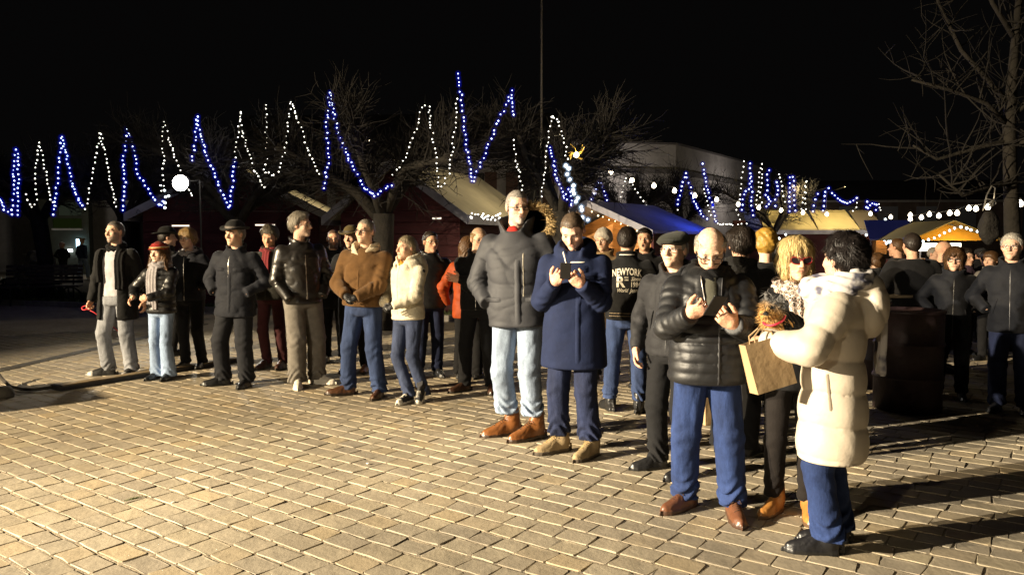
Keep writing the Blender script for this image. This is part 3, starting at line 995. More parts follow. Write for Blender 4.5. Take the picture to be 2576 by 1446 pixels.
# bright white icicle string falling to a knot beside the blue coat
root, out = light_string('icicle_lights', [at(x, y, 11.9) for x, y in ((1428, 415), (1432, 440), (1440, 470), (1448, 490), (1452, 510), (1462, 530), (1470, 545), (1464, 552), (1478, 550))],
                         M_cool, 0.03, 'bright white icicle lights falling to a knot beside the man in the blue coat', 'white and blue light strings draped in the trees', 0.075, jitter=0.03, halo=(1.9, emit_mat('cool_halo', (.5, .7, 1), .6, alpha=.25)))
L = point_light('icicle_glow', (0, 0, 0), 14, (0.75, 0.9, 1.0), 0.2); L.parent = root; L.location = out[-1] - out[0] + Vector((0, -.15, 0))
root, out = light_string('icicle_lights', [at(x, y, 17.0) for x, y in ((408, 470), (420, 492), (410, 500), (414, 520), (404, 512))], M_cool, 0.03,
                         'bright knot of white lights left below the floodlight', 'white and blue light strings draped in the trees', 0.09, jitter=0.05)
# wire star decoration, lit warm
root = empty('wire_star', at(1450, 388, 11.8))
tag(root, 'warm lit wire star decoration hanging at the end of the tree crown', 'decoration')
m = MB()
for k in range(14):
    a = rg.uniform(0, 6.28)
    m.tube([(0, 0, 0.0), (math.cos(a) * .07, rg.uniform(-.05, .05), math.sin(a) * .07 + .02), (math.cos(a + .5) * .13, rg.uniform(-.05, .05), math.sin(a + .5) * .16 + .04)], 0.004, 4)
m.build('wire', mat('gold_wire', (0.5, 0.36, 0.08), .35, metal=.7), root)
v, f = balls([(0.0, 0, -.01)], 0.05)
mobj('lamp', v, f, emit_mat('star_lamp', (1, .75, .35), 9), root)
L = point_light('star_glow', (0, 0, 0), 9, (1, .7, .3), .05); L.parent = root; L.location = (0.02, -.12, -.02)

# lights pinned under the eave of the second chalet
v = [at(1180 + 80 * rg.random(), 545 + 8 * math.sin(i) + rg.uniform(-4, 4), 15.6) for i in range(26)]
v.sort(key=lambda p: p.x)
light_string('eave_lights', v, M_bw, 0.022, 'cluster of small white lights under the pale chalet roof', 'stall light strings', 0.09)

# --- stall with the blue lit roof and warm inside, right of the blue coat
c = empty('market_chalet', (1.62, 14.4, 0), R(-38))
tag(c, 'warm lit open chalet with a blue lit roof behind the varsity jacket', 'chalet', 'wooden market chalets')
M_blue_roof = mat('blue_sheet_roof', (0.12, 0.13, 0.19), 0.5, bump=(3, 0.01), var=(2, .2))
for s, x0, z0, x1, z1 in ((1, 0.0, 2.26, 1.35, 1.70), (-1, 0.0, 2.26, -1.35, 1.70)):
    m = MB(); m.prism([(x0, -.4, z0), (x1, -.4, z1), (x1, 2.2, z1), (x0, 2.2, z0)], (0, 0, .05)); m.build('roof_panel', M_blue_roof, c)
    m = MB(); m.prism([(x0, -.43, z0 - .06), (x1, -.43, z1 - .06), (x1, -.43, z1 + .06), (x0, -.43, z0 + .06)], (0, .028, 0)); m.build('barge_board', M_fascia, c)
m = MB(); m.prism([(-1.1, 0.7, 0), (1.1, 0.7, 0), (1.1, 0.7, 1.72), (0, 0.7, 2.2), (-1.1, 0.7, 1.72)], (0, .05, 0)); m.build('back_wall', M_warm_wood, c)
m = MB(); m.box((1.12, 1.4, .86), (.05, 2.8, 1.72)); m.build('wall', M_red, c)
m = MB(); m.box((0, 0, .5), (2.2, .5, 1.0)); m.build('counter', M_warm_wood, c)
L = point_light('stall_lamp', (0, 0, 0), 16, (1.0, .62, .22), .1); L.parent = c; L.location = (0.1, .2, 2.0)
m = MB(); m.lathe([(.01, .08), (.03, .07), (.06, 0), (.05, -.03), (.01, -.05)], (.1, .2, 2.08), 10); m.build('lamp', emit_mat('stall_bulb', (1, .75, .4), 8), c)
L = point_light('blue_roof_fill_light', (0, 0, 0), 60, (.06, .12, 1.0), .08); L.parent = c; L.location = (1.6, 1.5, 2.25)  # added blue light with a small bulb, tints the roof
m = MB(); m.lathe([(.01, .03), (.025, .02), (.025, -.02), (.01, -.03)], (1.6, 1.5, 2.25), 8); m.build('lamp', emit_mat('added_blue_bulb', (.02, .04, 1), .8), c)  # added bulb that goes with the blue roof fill light
light_string('eave_lights', [at(x, y, 13.9) for x, y in ((1490, 535), (1522, 548), (1560, 562), (1604, 581))], M_yel, 0.016, 'yellow lights along the gable of the warm lit chalet', 'stall light strings', 0.11, jitter=.02)
light_string('counter_lights', [at(x, y, 13.6) for x, y in ((1630, 650), (1690, 644), (1706, 650))], M_yel, 0.022, 'few warm lights beside the shouting man', 'stall light strings', 0.35, jitter=.04)

# --- long chalet with the yellow lit roof
c = empty('market_chalet', (0, 0, 0), 0)
c.location = (11.6, 30.0, 0)
tag(c, 'long dark red chalet with a yellow lit roof behind the blonde woman', 'chalet', 'wooden market chalets')
M_yroof = mat('yellow_tarp', (0.48, 0.40, 0.20), .6, var=(1.5, .12), bump=(3, .01))
xs = [(-2.55, -1.95, mat('blue_tarp', (.05, .07, .30), .6)), (-1.93, 0.12, M_yroof), (0.16, 1.75, M_yroof), (1.77, 2.75, mat('grey_tarp', (.16, .13, .09), .7))]
for x0, x1, ma in xs:
    m = MB(); m.prism([(x0, -.5, 1.98), (x1, -.5, 1.98), (x1 * .98, .8, 2.74), (x0 * .98 + .12, .8, 2.74)], (0, .02, .05)); m.build('roof_panel', ma, c)
m = MB(); m.box((.1, -.56, 1.9), (5.5, .05, .16)); m.build('fascia', M_fascia, c)
for i in range(6):
    m = MB(); m.box((.1, 0, .17 + i * .3), (5.1, .05, .29)); m.build('board', M_red, c)
m = MB(); m.box((.1, 1.9, 1.2), (5.1, .05, 2.4)); m.build('back_wall', M_red, c)
m = MB(); m.box((2.66, -.2, 1.32), (.42, .3, .55)); m.build('hatch', M_warm_wood, c)
for x in (-1.0, 1.0):  # two added lights on arms that brighten the yellow roof
    L = point_light('roof_fill_light', (0, 0, 0), 250, (1, .78, .38), .1); L.parent = c; L.location = (x, -1.0, 3.6)
    m = MB(); m.tube([(x, .9, 2.76), (x, .9, 3.5), (x, -.8, 3.6)], .015, 5); m.build('added_lamp_arm', M_black, c)
L = point_light('hatch_lamp', (0, 0, 0), 14, (1, .6, .2), .05); L.parent = c; L.location = (2.66, -.8, 1.7)
# light arches and cones on its front
for pix, lab, d in (([(1960, 600), (1972, 588), (1985, 594), (1996, 600)], 'short curved string left of the blonde woman', 29.2),
                    ([(2152, 614), (2163, 600), (2180, 591), (2192, 589), (2202, 597), (2212, 598)], 'white light arch on the red front behind the dark curly hair', 29.2),
                    ([(2241, 606), (2248, 616), (2256, 622), (2264, 618)], 'white light dip right of the warm hatch', 28.8)):
    light_string('eave_lights', [at(x, y, d) for x, y in pix], M_cool, 0.05, lab, 'stall light strings', 0.24)
for i, (px, top, bot, lab) in enumerate(((2226, 552, 612, 'taller white light cone left, at the end of the yellow roof'), (2246, 565, 640, 'middle white light cone beside the yellow roof'), (2279, 565, 625, 'rightmost white light cone before the blue awning'))):
    pts = []
    for k in range(26):
        t = k / 25
        p = at(px, top + (bot - top) * t, 27.5)
        pts.append(p + Vector((0.13 * t * math.cos(t * 26) + .02, 0.13 * t * math.sin(t * 26), 0)))
    light_string('light_cone', pts, M_cool, 0.045, lab, 'cones of white lights', 0.12, cat='light cone')

# --- orange lit canopy stall far right
c = empty('canopy_stall', (13.6, 24.0, 0), 0)
tag(c, 'orange lit canopy stall with a glowing counter at far right', 'stall')
M_or = mat('orange_canvas', (0.62, 0.34, 0.05), .7, var=(2, .15))
m = MB(); m.prism([(-1.15, 0, 1.58), (1.6, 0, 1.58), (0.15, .6, 2.15)], (0, .03, .0)); m.build('gable', M_or, c)
for s, x1 in ((-1, -1.25), (1, 1.7)):
    m = MB(); m.prism([(.15, -.1, 2.18), (x1, -.1, 1.58), (x1, 2.4, 1.58), (.15, 2.4, 2.18)], (0, 0, .03)); m.build('roof_panel', mat('dark_canvas', (.12, .10, .05), .8), c)
m = MB(); m.box((.2, 1.6, 1.36), (2.3, .05, .26)); m.build('light_panel', emit_mat('counter_light', (1, .9, .68), 5, sample=True), c)
m = MB(); m.box((.2, .9, .5), (2.4, .6, 1.0)); m.build('counter', M_warm_wood, c)
L = point_light('canopy_lamp', (0, 0, 0), 110, (1, .66, .2), .1); L.parent = c; L.location = (.2, -.9, 1.75)
light_string('eave_lights', [at(x, y, 23.4) for x, y in ((2322, 606), (2345, 600), (2370, 590), (2395, 578), (2414, 570), (2430, 574), (2462, 582), (2470, 575))], M_cool, 0.04, 'white lights along the orange canopy gable', 'stall light strings', 0.16, jitter=.02)
c = empty('blue_awning', (12.7, 26.0, 0))
tag(c, 'dim blue awning between the light cones and the orange canopy', 'awning')
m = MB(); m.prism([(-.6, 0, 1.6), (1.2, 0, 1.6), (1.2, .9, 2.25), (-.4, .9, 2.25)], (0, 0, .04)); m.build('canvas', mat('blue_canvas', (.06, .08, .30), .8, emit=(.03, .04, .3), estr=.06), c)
for x in (-.55, 1.15):
    m = MB(); m.tube([(x, .05, 0), (x, .05, 1.6)], .025, 6); m.build('post', M_fascia, c)

# --- festoon of warm bulbs
FEST = [(1490, 405, 17), (1537, 431, 17.6), (1590, 452, 18.2), (1645, 466, 18.8), (1697, 479, 19.4), (1748, 491, 20), (1803, 501, 20.6), (1857, 513, 21.2), (1909, 521, 21.8), (1965, 528, 22.4), (2020, 534, 23),
        (2080, 538, 23.5), (2190, 537, 24), (2241, 545, 24)]
FEST2 = [(2290, 550, 21), (2290, 540, 21), (2318, 546, 20.4), (2338, 538, 20), (2362, 542, 19.6), (2389, 535, 19), (2408, 535, 18.6), (2437, 523, 18), (2455, 524, 17.5), (2485, 520, 17), (2566, 511, 14), (2540, 487, 15), (2558, 576, 14)]
for pts, lab in ((FEST, 'string of warm round bulbs running down from the tree crown to the right'), (FEST2, 'string of warm round bulbs over the far right stalls')):
    W3 = [at(*p) for p in pts]
    root = empty('festoon', W3[0])
    tag(root, lab, 'string lights', 'festoons of warm bulbs')
    o0 = W3[0]
    order = W3 if pts is FEST else sorted(W3, key=lambda p: p.x / p.y)
    m = MB(); m.tube([p - o0 + Vector((0, 0, .07)) for p in order], .006, 4); m.build('cord', M_cord, root)
    for p in W3:
        m = MB(); m.lathe([(.012, .07), (.02, .045), (.045, .02), (.055, -.02), (.04, -.055), (.01, -.07)], p - o0, 10); m.build('bulb', M_bulb, root, True)
        m = MB(); m.tube([p - o0 + Vector((0, 0, .06)), p - o0 + Vector((0, 0, .10))], .018, 6); m.build('socket', M_cord, root)

# --- the white floodlight above the left chalet
fl = empty('floodlight', at(455, 461, 13.9))
tag(fl, 'glaring white floodlight on a bracket above the dark chalet at left', 'floodlight')
m = MB(); m.lathe([(0.02, -0.02), (.15, -.02), (.16, .03), (.1, .09), (.03, .1)], (0, 0, 0), 20)
h = m.build('housing', M_black, fl, True); h.rotation_euler = (R(-90), 0, 0)
m = MB(); m.lathe([(.005, 0), (.10, .0), (.14, .012), (.10, .045), (.005, .06)], (0, 0, 0), 20)
h = m.build('lens', emit_mat('flood_lens', (1, .95, .82), 60), fl, True); h.rotation_euler = (R(90), 0, 0); h.location = (0, -.01, 0)
m = MB(); m.tube([(0, .05, 0), (.12, .08, .04), (.3, .1, .06), (.3, .1, -2.55)], .014, 6); m.build('bracket', M_black, fl)
d = bpy.data.lights.new('flood_beam', 'SPOT'); d.energy, d.color, d.spot_size, d.spot_blend, d.shadow_soft_size = 350, (1, .93, .8), R(120), .8, .1
b = bpy.data.objects.new('flood_beam', d); COL.objects.link(b); b.parent = fl; b.location = (0, -.12, 0)
b.rotation_euler = Vector((0.55, -1, -.35)).to_track_quat('-Z', 'Y').to_euler()
d = bpy.data.lights.new('flood_spill', 'POINT'); d.energy, d.color, d.shadow_soft_size = 25, (1, .93, .8), .1
b = bpy.data.objects.new('flood_spill', d); COL.objects.link(b); b.parent = fl; b.location = (.25, -.3, .35)

# --- bench, pram and far strollers' furniture at the left
bench = empty('park_bench', (-11.6, 18.9, 0.0), R(18))
tag(bench, 'dark park bench with curved iron legs before the left tree', 'bench')
M_iron = mat('cast_iron', (.015, .015, .017), .5)
for k in range(5):
    m = MB(); m.box((0, -.2 + k * .1, .45), (1.7, .08, .035)); m.build('slat', mat('bench_wood', (.03, .022, .018), .6), bench)
for k in range(5):
    m = MB(); m.box((0, .28 + k * .025, .55 + k * .095), (1.7, .03, .08)); m.build('backrest_slat', mat('bench_wood'), bench)
for s in (-.62, .62):
    m = MB()
    pts = [(s + .28 * math.cos(t), 0, .02 + .40 * math.sin(t)) for t in np.linspace(.1, PI - .1, 12)]
    m.tube(pts, .022, 6); m.tube([(s, -.2, .43), (s, .33, .43), (s, .42, .95)], .02, 6); m.tube([(s, -.2, .43), (s, -.26, .0)], .02, 6); m.tube([(s, .3, .43), (s, .34, 0)], .02, 6)
    m.build('leg', M_iron, bench)

# --- drums used as standing tables, right
def drum(loc, label, top=False):
    root = empty('steel_drum', loc)
    tag(root, label, 'drum', 'steel drums used as tables')
    m = MB()
    prof = [(0.27, 0), (.295, .01), (.295, .29)] + [(.295 + .014 * math.sin(PI * t), .29 + .05 * t) for t in (0.25, .5, .75, 1)] + [(.295, .60)] + [(.295 + .014 * math.sin(PI * t), .60 + .05 * t) for t in (.25, .5, .75, 1)] + [(.295, .91), (.305, .915), (.305, .935), (.285, .94), (.28, .915), (.01, .915)]
    m.lathe(prof, (0, 0, 0), 32)
    m.build('drum', mat('rusty_drum', (.035, .02, .022), .55, metal=.2, bump=(14, .006), var=(5, .45)), root, True)
    if top:
        m = MB(); m.lathe([(.01, .99), (.40, .99), (.415, 1.005), (.41, 1.02), (.01, 1.02)], (0, 0, 0), 28); m.build('table_top', mat('table_board', (.30, .24, .16), .6, var=(4, .2)), root, True)
        m = MB(); m.tube([(0, 0, .9), (0, 0, .99)], .08, 10); m.build('spacer', M_dark, root)
    return root


drum((3.72, 7.15, 0), 'dark rusty steel drum right of the long white puffer coat')
drum((4.05, 8.25, 0), 'drum with a pale round board behind the big dark coat', True)
for i, (px, py) in enumerate(((2231, 733), (2226, 752), (2234, 757))):
    p = at(px, py, 8.1)
    root = empty('table_light', (p.x, p.y, p.z))
    tag(root, ('upper', 'lower left', 'lower right')[i] + ' tiny warm light at the hip of the white coat', 'light', 'tiny lights on the standing table')
    v, f = balls([(0, 0, 0)], .014); mobj('bulb', v, f, M_yel, root)
    m = MB(); m.tube([(0, 0, -.01), (0, .02, -.06)], .004, 4); m.build('wire', M_cord, root)

# --- dark ornament hanging from the right tree
root = empty('hanging_ornament', at(2490, 530, 10.3))
tag(root, 'unlit ornament of looped wire above a dark bundle hanging at right', 'ornament')
m = MB()
pts = [(.09 * math.sin(t * 1.0) * (1 - t / 14), .02 * math.cos(t), .05 + .32 * t / 9.4 * abs(math.cos(t * .17))) for t in np.linspace(0, 9.4, 40)]
m.tube(pts, .009, 5)
m.tube([(-.09, 0, .0), (-.05, 0, .2), (.02, .01, .33), (.06, 0, .3), (.05, 0, .16), (-.02, 0, .05)], .009, 5)
m.build('wire_loop', mat('grey_wire', (.3, .29, .27), .4, metal=.6), root)
f_ = lambda P: ell(P, (0, 0, -.22), (.12, .10, .24)) + .02 * wob(P, 5, 26)
v, f = nets(f_, (-.18, -.16, -.5), (.18, .16, .06), .016)
mobj('bundle', v, f, mat('dark_bundle', (.015, .013, .011), .8, bump=(30, .02)), root)
m = MB(); m.tube([(0, 0, .33), (.12, .2, .7), (.3, .5, 1.0)], .004, 4); m.build('cord', M_cord, root)
# ================================================================== PEOPLE


def ik(a, b, l1, l2, pole):
    a, b, pole = Vector(a), Vector(b), Vector(pole)
    d = b - a
    L = min(d.length, (l1 + l2) * 0.995)
    d.normalize()
    x = (l1 * l1 - l2 * l2 + L * L) / (2 * L)
    h = math.sqrt(max(l1 * l1 - x * x, 0))
    p = pole - d * pole.dot(d)
    p.normalize()
    return a + d * x + p * h, a + d * L


M_skin = mat('skin', attr='Col', rough=0.52, bump=(110, 0.003), bump2=(42, .006), var=(55, 0.10), var2=(16, .12), spec=0.35, sss=0.08, stretch=(1, 1, 1.6))
HAIRLINE = ([-.12, -.085, -.06, -.035, -.015, .005, .03, .06, .10], [.078, .074, .066, .048, .012, -.018, -.022, -.055, -.075])


def face_sdf(P, jw=1.0, nose=1.0, mouth=0.0, fem=0.0):
    d = ell(P, (0, .015, .035), (.076, .096, .084))
    d = smin(d, ell(P, (0, -.022, -.035), (.063 * jw, .072, .083)), .03)
    d = smin(d, sph(P, (0, -.071, -.098), .021 - .003 * fem), .03)
    nk = cone(P, (0, .022, -.05), (0, .040, -.24), .054 - .008 * fem, .062 - .006 * fem)
    d = smin(d, nk, .025)
    for s in (-1, 1):
        d = smin(d, sph(P, (s * .042, -.058, -.022), .022), .02)
    d = smin(d, cone(P, (-.034, -.077, .025), (.034, -.077, .025), .011 - .004 * fem, .011 - .004 * fem), .014)
    for s in (-1, 1):
        d = smax(d, -sph(P, (s * .031, -.093, .004), .018), .012)
        d = smin(d, ell(P, (s * .031, -.070, .003), (.016, .0125, .010)), .005)
        d = smin(d, ell(P, (s * .079, .012, -.002), (.009, .019, .031)), .006)
    d = smin(d, cone(P, (0, -.084, .014), (0, -.110 * (.9 + .1 * nose), -.030), .0065, .0125 * nose), .010)
    for s in (-1, 1):
        d = smin(d, sph(P, (s * .0125 * nose, -.098, -.034), .0085), .006)
    d = smin(d, ell(P, (0, -.085, -.060), (.025, .012, .012)), .008)
    d = smax(d, -cone(P, (-.021, -.101, -.0605), (.021, -.101, -.0605), .004, .004), .004)
    for s in (-1, 1):
        d = smax(d, -cone(P, (s * .022, -.098, -.036), (s * .034, -.088, -.066), .003, .002), .008)
    if mouth:
        d = smax(d, -ell(P, (0, -.100, -.066), (.015, .022, .004 + .013 * mouth)), .004)
    return d


def face_color(v, skin, lip, brow, beard=None, bf=0.0, scalp=None, scf=0.0, mouth=0.0, scalp_hi=9.0):
    x, y, z = v[:, 0], v[:, 1], v[:, 2]
    c = np.tile(np.array(skin, float), (len(v), 1))

    def mix(m, col):
        m = np.clip(m, 0, 1)[:, None]
        c[:] = c * (1 - m) + np.array(col)[None] * m
    g = lambda px, pz, sx, sz: np.exp(-((np.abs(x) - px) / sx) ** 2 - ((z - pz) / sz) ** 2) * (y < -.02)
    mix(g(.042, -.025, .02, .022) * .45, (skin[0] * 1.02, skin[1] * .72, skin[2] * .66))
    mix(g(0, -.032, .014, .012) * .45, (skin[0] * 1.02, skin[1] * .72, skin[2] * .66))
    ear = (np.abs(x) > .074)
    mix(ear * .4, (skin[0], skin[1] * .68, skin[2] * .6))
    mix(g(.031, -.012, .016, .006) * .35, np.array(skin) * .6)
    if beard is not None:
        band = np.clip((-.040 - z) / .012, 0, 1) * (y < .0) * np.clip((z + .135) / .02, 0, 1)
        ch = np.clip((np.abs(x) - .040) / .012, 0, 1) * (z < -.0) * (y < .0) * (z > -.13)
        mask = np.maximum(band, ch * .8)
        mix(mask * bf, beard)
    mix(np.exp(-(x / .022) ** 4 - ((z + .0605) / .0085) ** 2) * (y < -.08) * .75, lip)
    mix(np.exp(-(x / .020) ** 4 - ((z + .0605) / .003) ** 2) * (y < -.085) * .6, np.array(lip) * .3)
    if mouth:
        mix(np.exp(-(x / .016) ** 4 - ((z + .066) / (.005 + .012 * mouth)) ** 4) * (y < -.06), (.02, .008, .006))
    ax = np.abs(x)
    mix(np.exp(-((ax - .031) / .024) ** 4 - ((z - .012) / .016) ** 2) * (y < -.04) * .22, np.array(skin) * np.array([.62, .5, .45]))
    mix((np.exp(-((ax - .031) / .019) ** 4 - ((z - .0245 + .12 * np.maximum(ax - .03, 0)) / .0055) ** 2) * (y < -.05)) * .8, brow)
    ex, ez = (ax - .031) / .0145, (z - .003) / .0062
    e = (ex ** 2 + ez ** 2 < 1) & (y < -.05)
    mix(e * .8, (.42, .40, .37))
    mix((((ax - .031) / .0062) ** 2 + ((z - .003) / .0062) ** 2 < 1) * (y < -.05) * 1.0, (.03, .02, .015))
    mix(np.exp(-((ax - .031) / .016) ** 4 - ((z - .0095) / .0028) ** 2) * (y < -.05) * .8, (.05, .03, .02))
    if scalp is not None:
        hz = np.interp(y, *HAIRLINE)
        m = np.clip((z - hz) / .008, 0, 1) * np.clip((scalp_hi - z) / .012, 0, 1) * (np.abs(x) < .082)
        mix(m * scf, scalp)
    return np.clip(c, 0, 1)


def hair_sdf(P, style, seed=0):
    x, y, z = P
    cr = ell(P, (0, .015, .035), (.076, .096, .084))
    cr = smin(cr, ell(P, (0, .03, -.01), (.070, .078, .070)), .03)
    az = np.arctan2(x, y + .01)
    st = .0022 * np.sin(az * 34 + 9 * np.sin(z * 40 + seed) + seed) + .004 * wob(P, seed + 3, 60)
    hz = np.interp(y, *HAIRLINE)
    tp = np.clip((z - hz) * 22, .12, 1)
    if style == 'short':
        d = smax(cr - .011 * tp, (hz - z) * .8, .003) + st * .7
    elif style == 'full':
        d = smax(cr - (.018 + .010 * np.clip(z * 12, 0, 1) + .006 * wob(P, seed + 2, 38)) * tp, (hz - z + .006 * np.sin(az * 9)) * .8, .003) + st * 1.3
    elif style == 'buzz':
        d = smax(cr - .0045 * tp, (hz + .012 * np.exp(-((np.abs(x) - .045) / .02) ** 2) * (y < -.02) - z) * .8, .002) + st * .4
    elif style == 'thin':
        d = smax(smax(cr - .007 * tp, (hz - z) * .8, .004), z - .062, .012) + st * .6
    elif style == 'curly':
        d = smax(cr - .026 * np.clip((z - hz) * 22, .4, 1), (hz - .012 - z) * .8, .012) + .0065 * wob(P, seed + 8, 80) + .003 * wob(P, seed + 9, 170)
    elif style == 'bob':
        lower = np.interp(y, [-.12, -.085, -.066, -.05, -.02, .1], [.060, .050, -.035, -.085, -.10, -.10])
        side = ell(P, (0, .018, -.03), (.090, .102, .13))
        d = smin(cr - .024, side, .02)
        d = smax(d, (lower - z + .016 * np.sin(az * 11 + seed) + .008 * np.sin(az * 29)) * .8, .006)
        d = smax(d, -ell(P, (0, -.10, -.06), (.068, .075, .088)), .012) + st * 1.6
    elif style == 'fringe':
        lower = np.interp(y, [-.12, -.085, -.066, -.03, .0, .05, .1], [.052, .046, .02, -.015, -.03, -.05, -.07])
        d = smax(cr - .022 * np.clip((z - lower) * 18, .25, 1), (lower - z + .007 * np.sin(x * 150)) * .8, .003) + st * 1.5
    elif style == 'long':
        lower = np.interp(y, [-.12, -.085, -.066, -.05, -.02], [.068, .06, .02, -.15, -.3])
        side = smin(cr - .018, cone(P, (-.075, .0, -.04), (-.105, -.04, -.26), .040, .034), .03)
        side = smin(side, cone(P, (.075, .0, -.04), (.115, -.05, -.28), .046, .040), .03)
        side = smin(side, cone(P, (0, .06, -.02), (0, .09, -.28), .085, .07), .04)
        d = smax(side, (lower - z) * .8, .012)
        d = smax(d, -ell(P, (0, -.10, -.05), (.060, .07, .105)), .010)
        d = d + .004 * np.sin(az * 26 + 14 * np.sin(z * 16) + seed) + st
    elif style == 'tied':
        d = smax(cr - .010 * tp, (hz - z) * .8, .003) + st
        d = smin(d, ell(P, (0, .118, .0), (.036, .034, .04)) + .003 * wob(P, 4, 90), .012)
    return d


def xf(v, M):
    M = np.array(M)
    return v @ M[:3, :3].T + M[:3, 3]


_hand_cache = {}


def hand_local(pose):
    """hand in its own frame: +X along the fingers, +Z back of the hand, thumb on +Y"""
    if pose in _hand_cache: return _hand_cache[pose]
    curls = {'relaxed': (22, 30, 20), 'fist': (78, 92, 55), 'phone': (52, 64, 40), 'flat': (8, 12, 8), 'hold': (58, 62, 30), 'point': (30, 40, 20)}[pose]
    palm = lambda P: smin(ell(P, (.047, 0, 0), (.056, .042, .016)), ell(P, (.030, .022, -.006), (.034, .022, .016)), .012)
    chains = []
    for i, (y0, L, r0) in enumerate(((.030, .074, .0090), (.010, .083, .0093), (-.011, .076, .0088), (-.030, .060, .0078))):
        p = Vector((.086 - .004 * abs(i - 1), y0, .001))
        an = 0
        spread = (0.10, 0.02, -0.05, -0.13)[i]
        pts = [p - Vector((.03, 0, 0)), p]
        for k, fr in enumerate((.45, .31, .24)):
            an += R(curls[k] * (1 + .12 * i * (1 if pose != 'point' else 1.8)))
            p = p + Vector((math.cos(an), math.sin(spread) * (1 if k == 0 else .5), -math.sin(an))) * L * fr
            pts.append(p)
        chains.append((pts, r0))
    tl = {'fist': [(.018, .030, -.004), (.045, .046, -.022), (.068, .034, -.040), (.082, .014, -.046)]}.get(pose, [(.015, .028, -.004), (.040, .054, -.016), (.066, .066, -.024), (.088, .068, -.034)])

    def f(P):
        d = palm(P)
        d = smin(d, cone(P, (-.03, 0, 0), (.02, 0, 0), .027, .028), .02)
        for pts, r0 in chains:
            c = None
            for j in range(len(pts) - 1):
                q = cone(P, pts[j], pts[j + 1], r0 * (1.05 - .07 * j), r0 * (1.0 - .07 * j))
                c = q if c is None else smin(c, q, .003)
            d = smin(d, c, .0035)
        for j in range(3):
            d = smin(d, cone(P, tl[j], tl[j + 1], .0135 - .0015 * j, .0122 - .0015 * j), .006)
        return d
    v, q = nets(f, (-.06, -.062, -.115), (.20, .092, .04), .0042)
    _hand_cache[pose] = (v, q)
    return v, q


def hand_frame(wr, fd, pn):
    x = Vector(fd).normalized()
    z = -Vector(pn)
    z = (z - x * z.dot(x)).normalized()
    y = z.cross(x)
    M = Matrix.Identity(4)
    for i in range(3):
        M[i][0], M[i][1], M[i][2], M[i][3] = x[i], y[i], z[i], Vector(wr)[i]
    return M


SHOES = {}


def shoe_local(kind):
    if kind in SHOES: return SHOES[kind]
    wy = [-.205, -.195, -.165, -.10, -.03, .04, .075, .088]
    ww = [.004, .022, .040, .047, .040, .034, .030, .004]
    top = {'boot': [.03, .046, .060, .078, .115, .15, .15, .06], 'shoe': [.03, .044, .055, .070, .095, .10, .095, .05], 'sneaker': [.03, .048, .058, .074, .10, .115, .11, .05]}[kind]

    def f(P):
        x, y, z = P
        w = np.interp(y, wy, ww); t = np.interp(y, wy, top)
        zz = np.maximum(z - .01, 0)
        d = (np.sqrt((x / w) ** 2 + (zz / t) ** 2.6) - 1) * .7 * np.minimum(w, t)
        if kind == 'boot': d = smin(d, cone(P, (0, .035, .08), (0, .030, .20), .046, .048), .03)
        elif kind == 'sneaker': d = smin(d, cone(P, (0, .035, .06), (0, .035, .12), .040, .042), .02)
        else: d = smin(d, cone(P, (0, .035, .05), (0, .035, .09), .038, .040), .02)
        d = smax(d, z - (.20 if kind == 'boot' else .125), .006)
        d = d + .0022 * creases(P, 5, 70) * (z > .03)
        sole = smax(smax((np.abs(x) - np.interp(y, wy, np.array(ww) + .004)) * .8, z - .024, .004), np.maximum(y - .089, -.208 - y), .004)
        if kind != 'sneaker': sole = smax(sole, -smax(smax(np.abs(y + .0) - .03, z - .010, .004), -.0, .001), .003) if kind == 'boot' else sole
        d = np.minimum(d, sole)
        return np.maximum(d, -z)
    v, q = nets(f, (-.075, -.225, -.012), (.075, .115, .225), .0065)
    SHOES[kind] = (v, q)
    return v, q


def surf(f, O, D, L=0.9, n=220):
    """first hit of rays on an implicit surface"""
    O, D = np.asarray(O, float), np.asarray(D, float)
    t = np.linspace(0, L, n)
    Q = O[:, None, :] + D[:, None, :] * t[None, :, None]
    s = f((Q[..., 0], Q[..., 1], Q[..., 2]))
    neg = s < 0
    k = np.where(neg.any(1), neg.argmax(1), n - 1)
    k = np.maximum(k, 1)
    i = np.arange(len(O))
    a, b = s[i, k - 1], s[i, k]
    tt = t[k - 1] + (t[k] - t[k - 1]) * np.clip(a / np.where(np.abs(a - b) < 1e-9, 1, a - b), 0, 1)
    return O + D * tt[:, None]


SIDE = {'front': ((0, -.5, 0), (0, 1, 0), (1, 0, 0)), 'back': ((0, .5, 0), (0, -1, 0), (-1, 0, 0)), 'left': ((.6, 0, 0), (-1, 0, 0), (0, 1, 0)), 'right': ((-.6, 0, 0), (1, 0, 0), (0, -1, 0))}


def decal(name, f, c, w, h, ma, parent, side='front', off=.005, nu=6, nv=6, round_=False, skew=0.0):
    o, d, u = [np.array(t, float) for t in SIDE[side]]
    uu, vv_ = np.meshgrid(np.linspace(-.5, .5, nu), np.linspace(-.5, .5, nv), indexing='ij')
    a, b = uu.ravel(), vv_.ravel()
    rim = (np.abs(a) > .499) | (np.abs(b) > .499)
    if round_:
        k = np.maximum(np.abs(a), np.abs(b)) / np.maximum(np.hypot(a, b), 1e-6)
        a, b = a * k, b * k
    O = o[None] + u[None] * (c[0] + a * w + skew * b * h)[:, None] + np.array([0, 0, 1.])[None] * (c[1] + b * h)[:, None]
    p = surf(f, O, np.tile(d, (len(O), 1)))
    p = p - d[None] * np.where(rim, -.003, off)[:, None]
    F = []
    for i in range(nu - 1):
        for j in range(nv - 1):
            F.append((i * nv + j, (i + 1) * nv + j, (i + 1) * nv + j + 1, i * nv + j + 1))
    return mobj(name, p.tolist(), F, ma, parent)


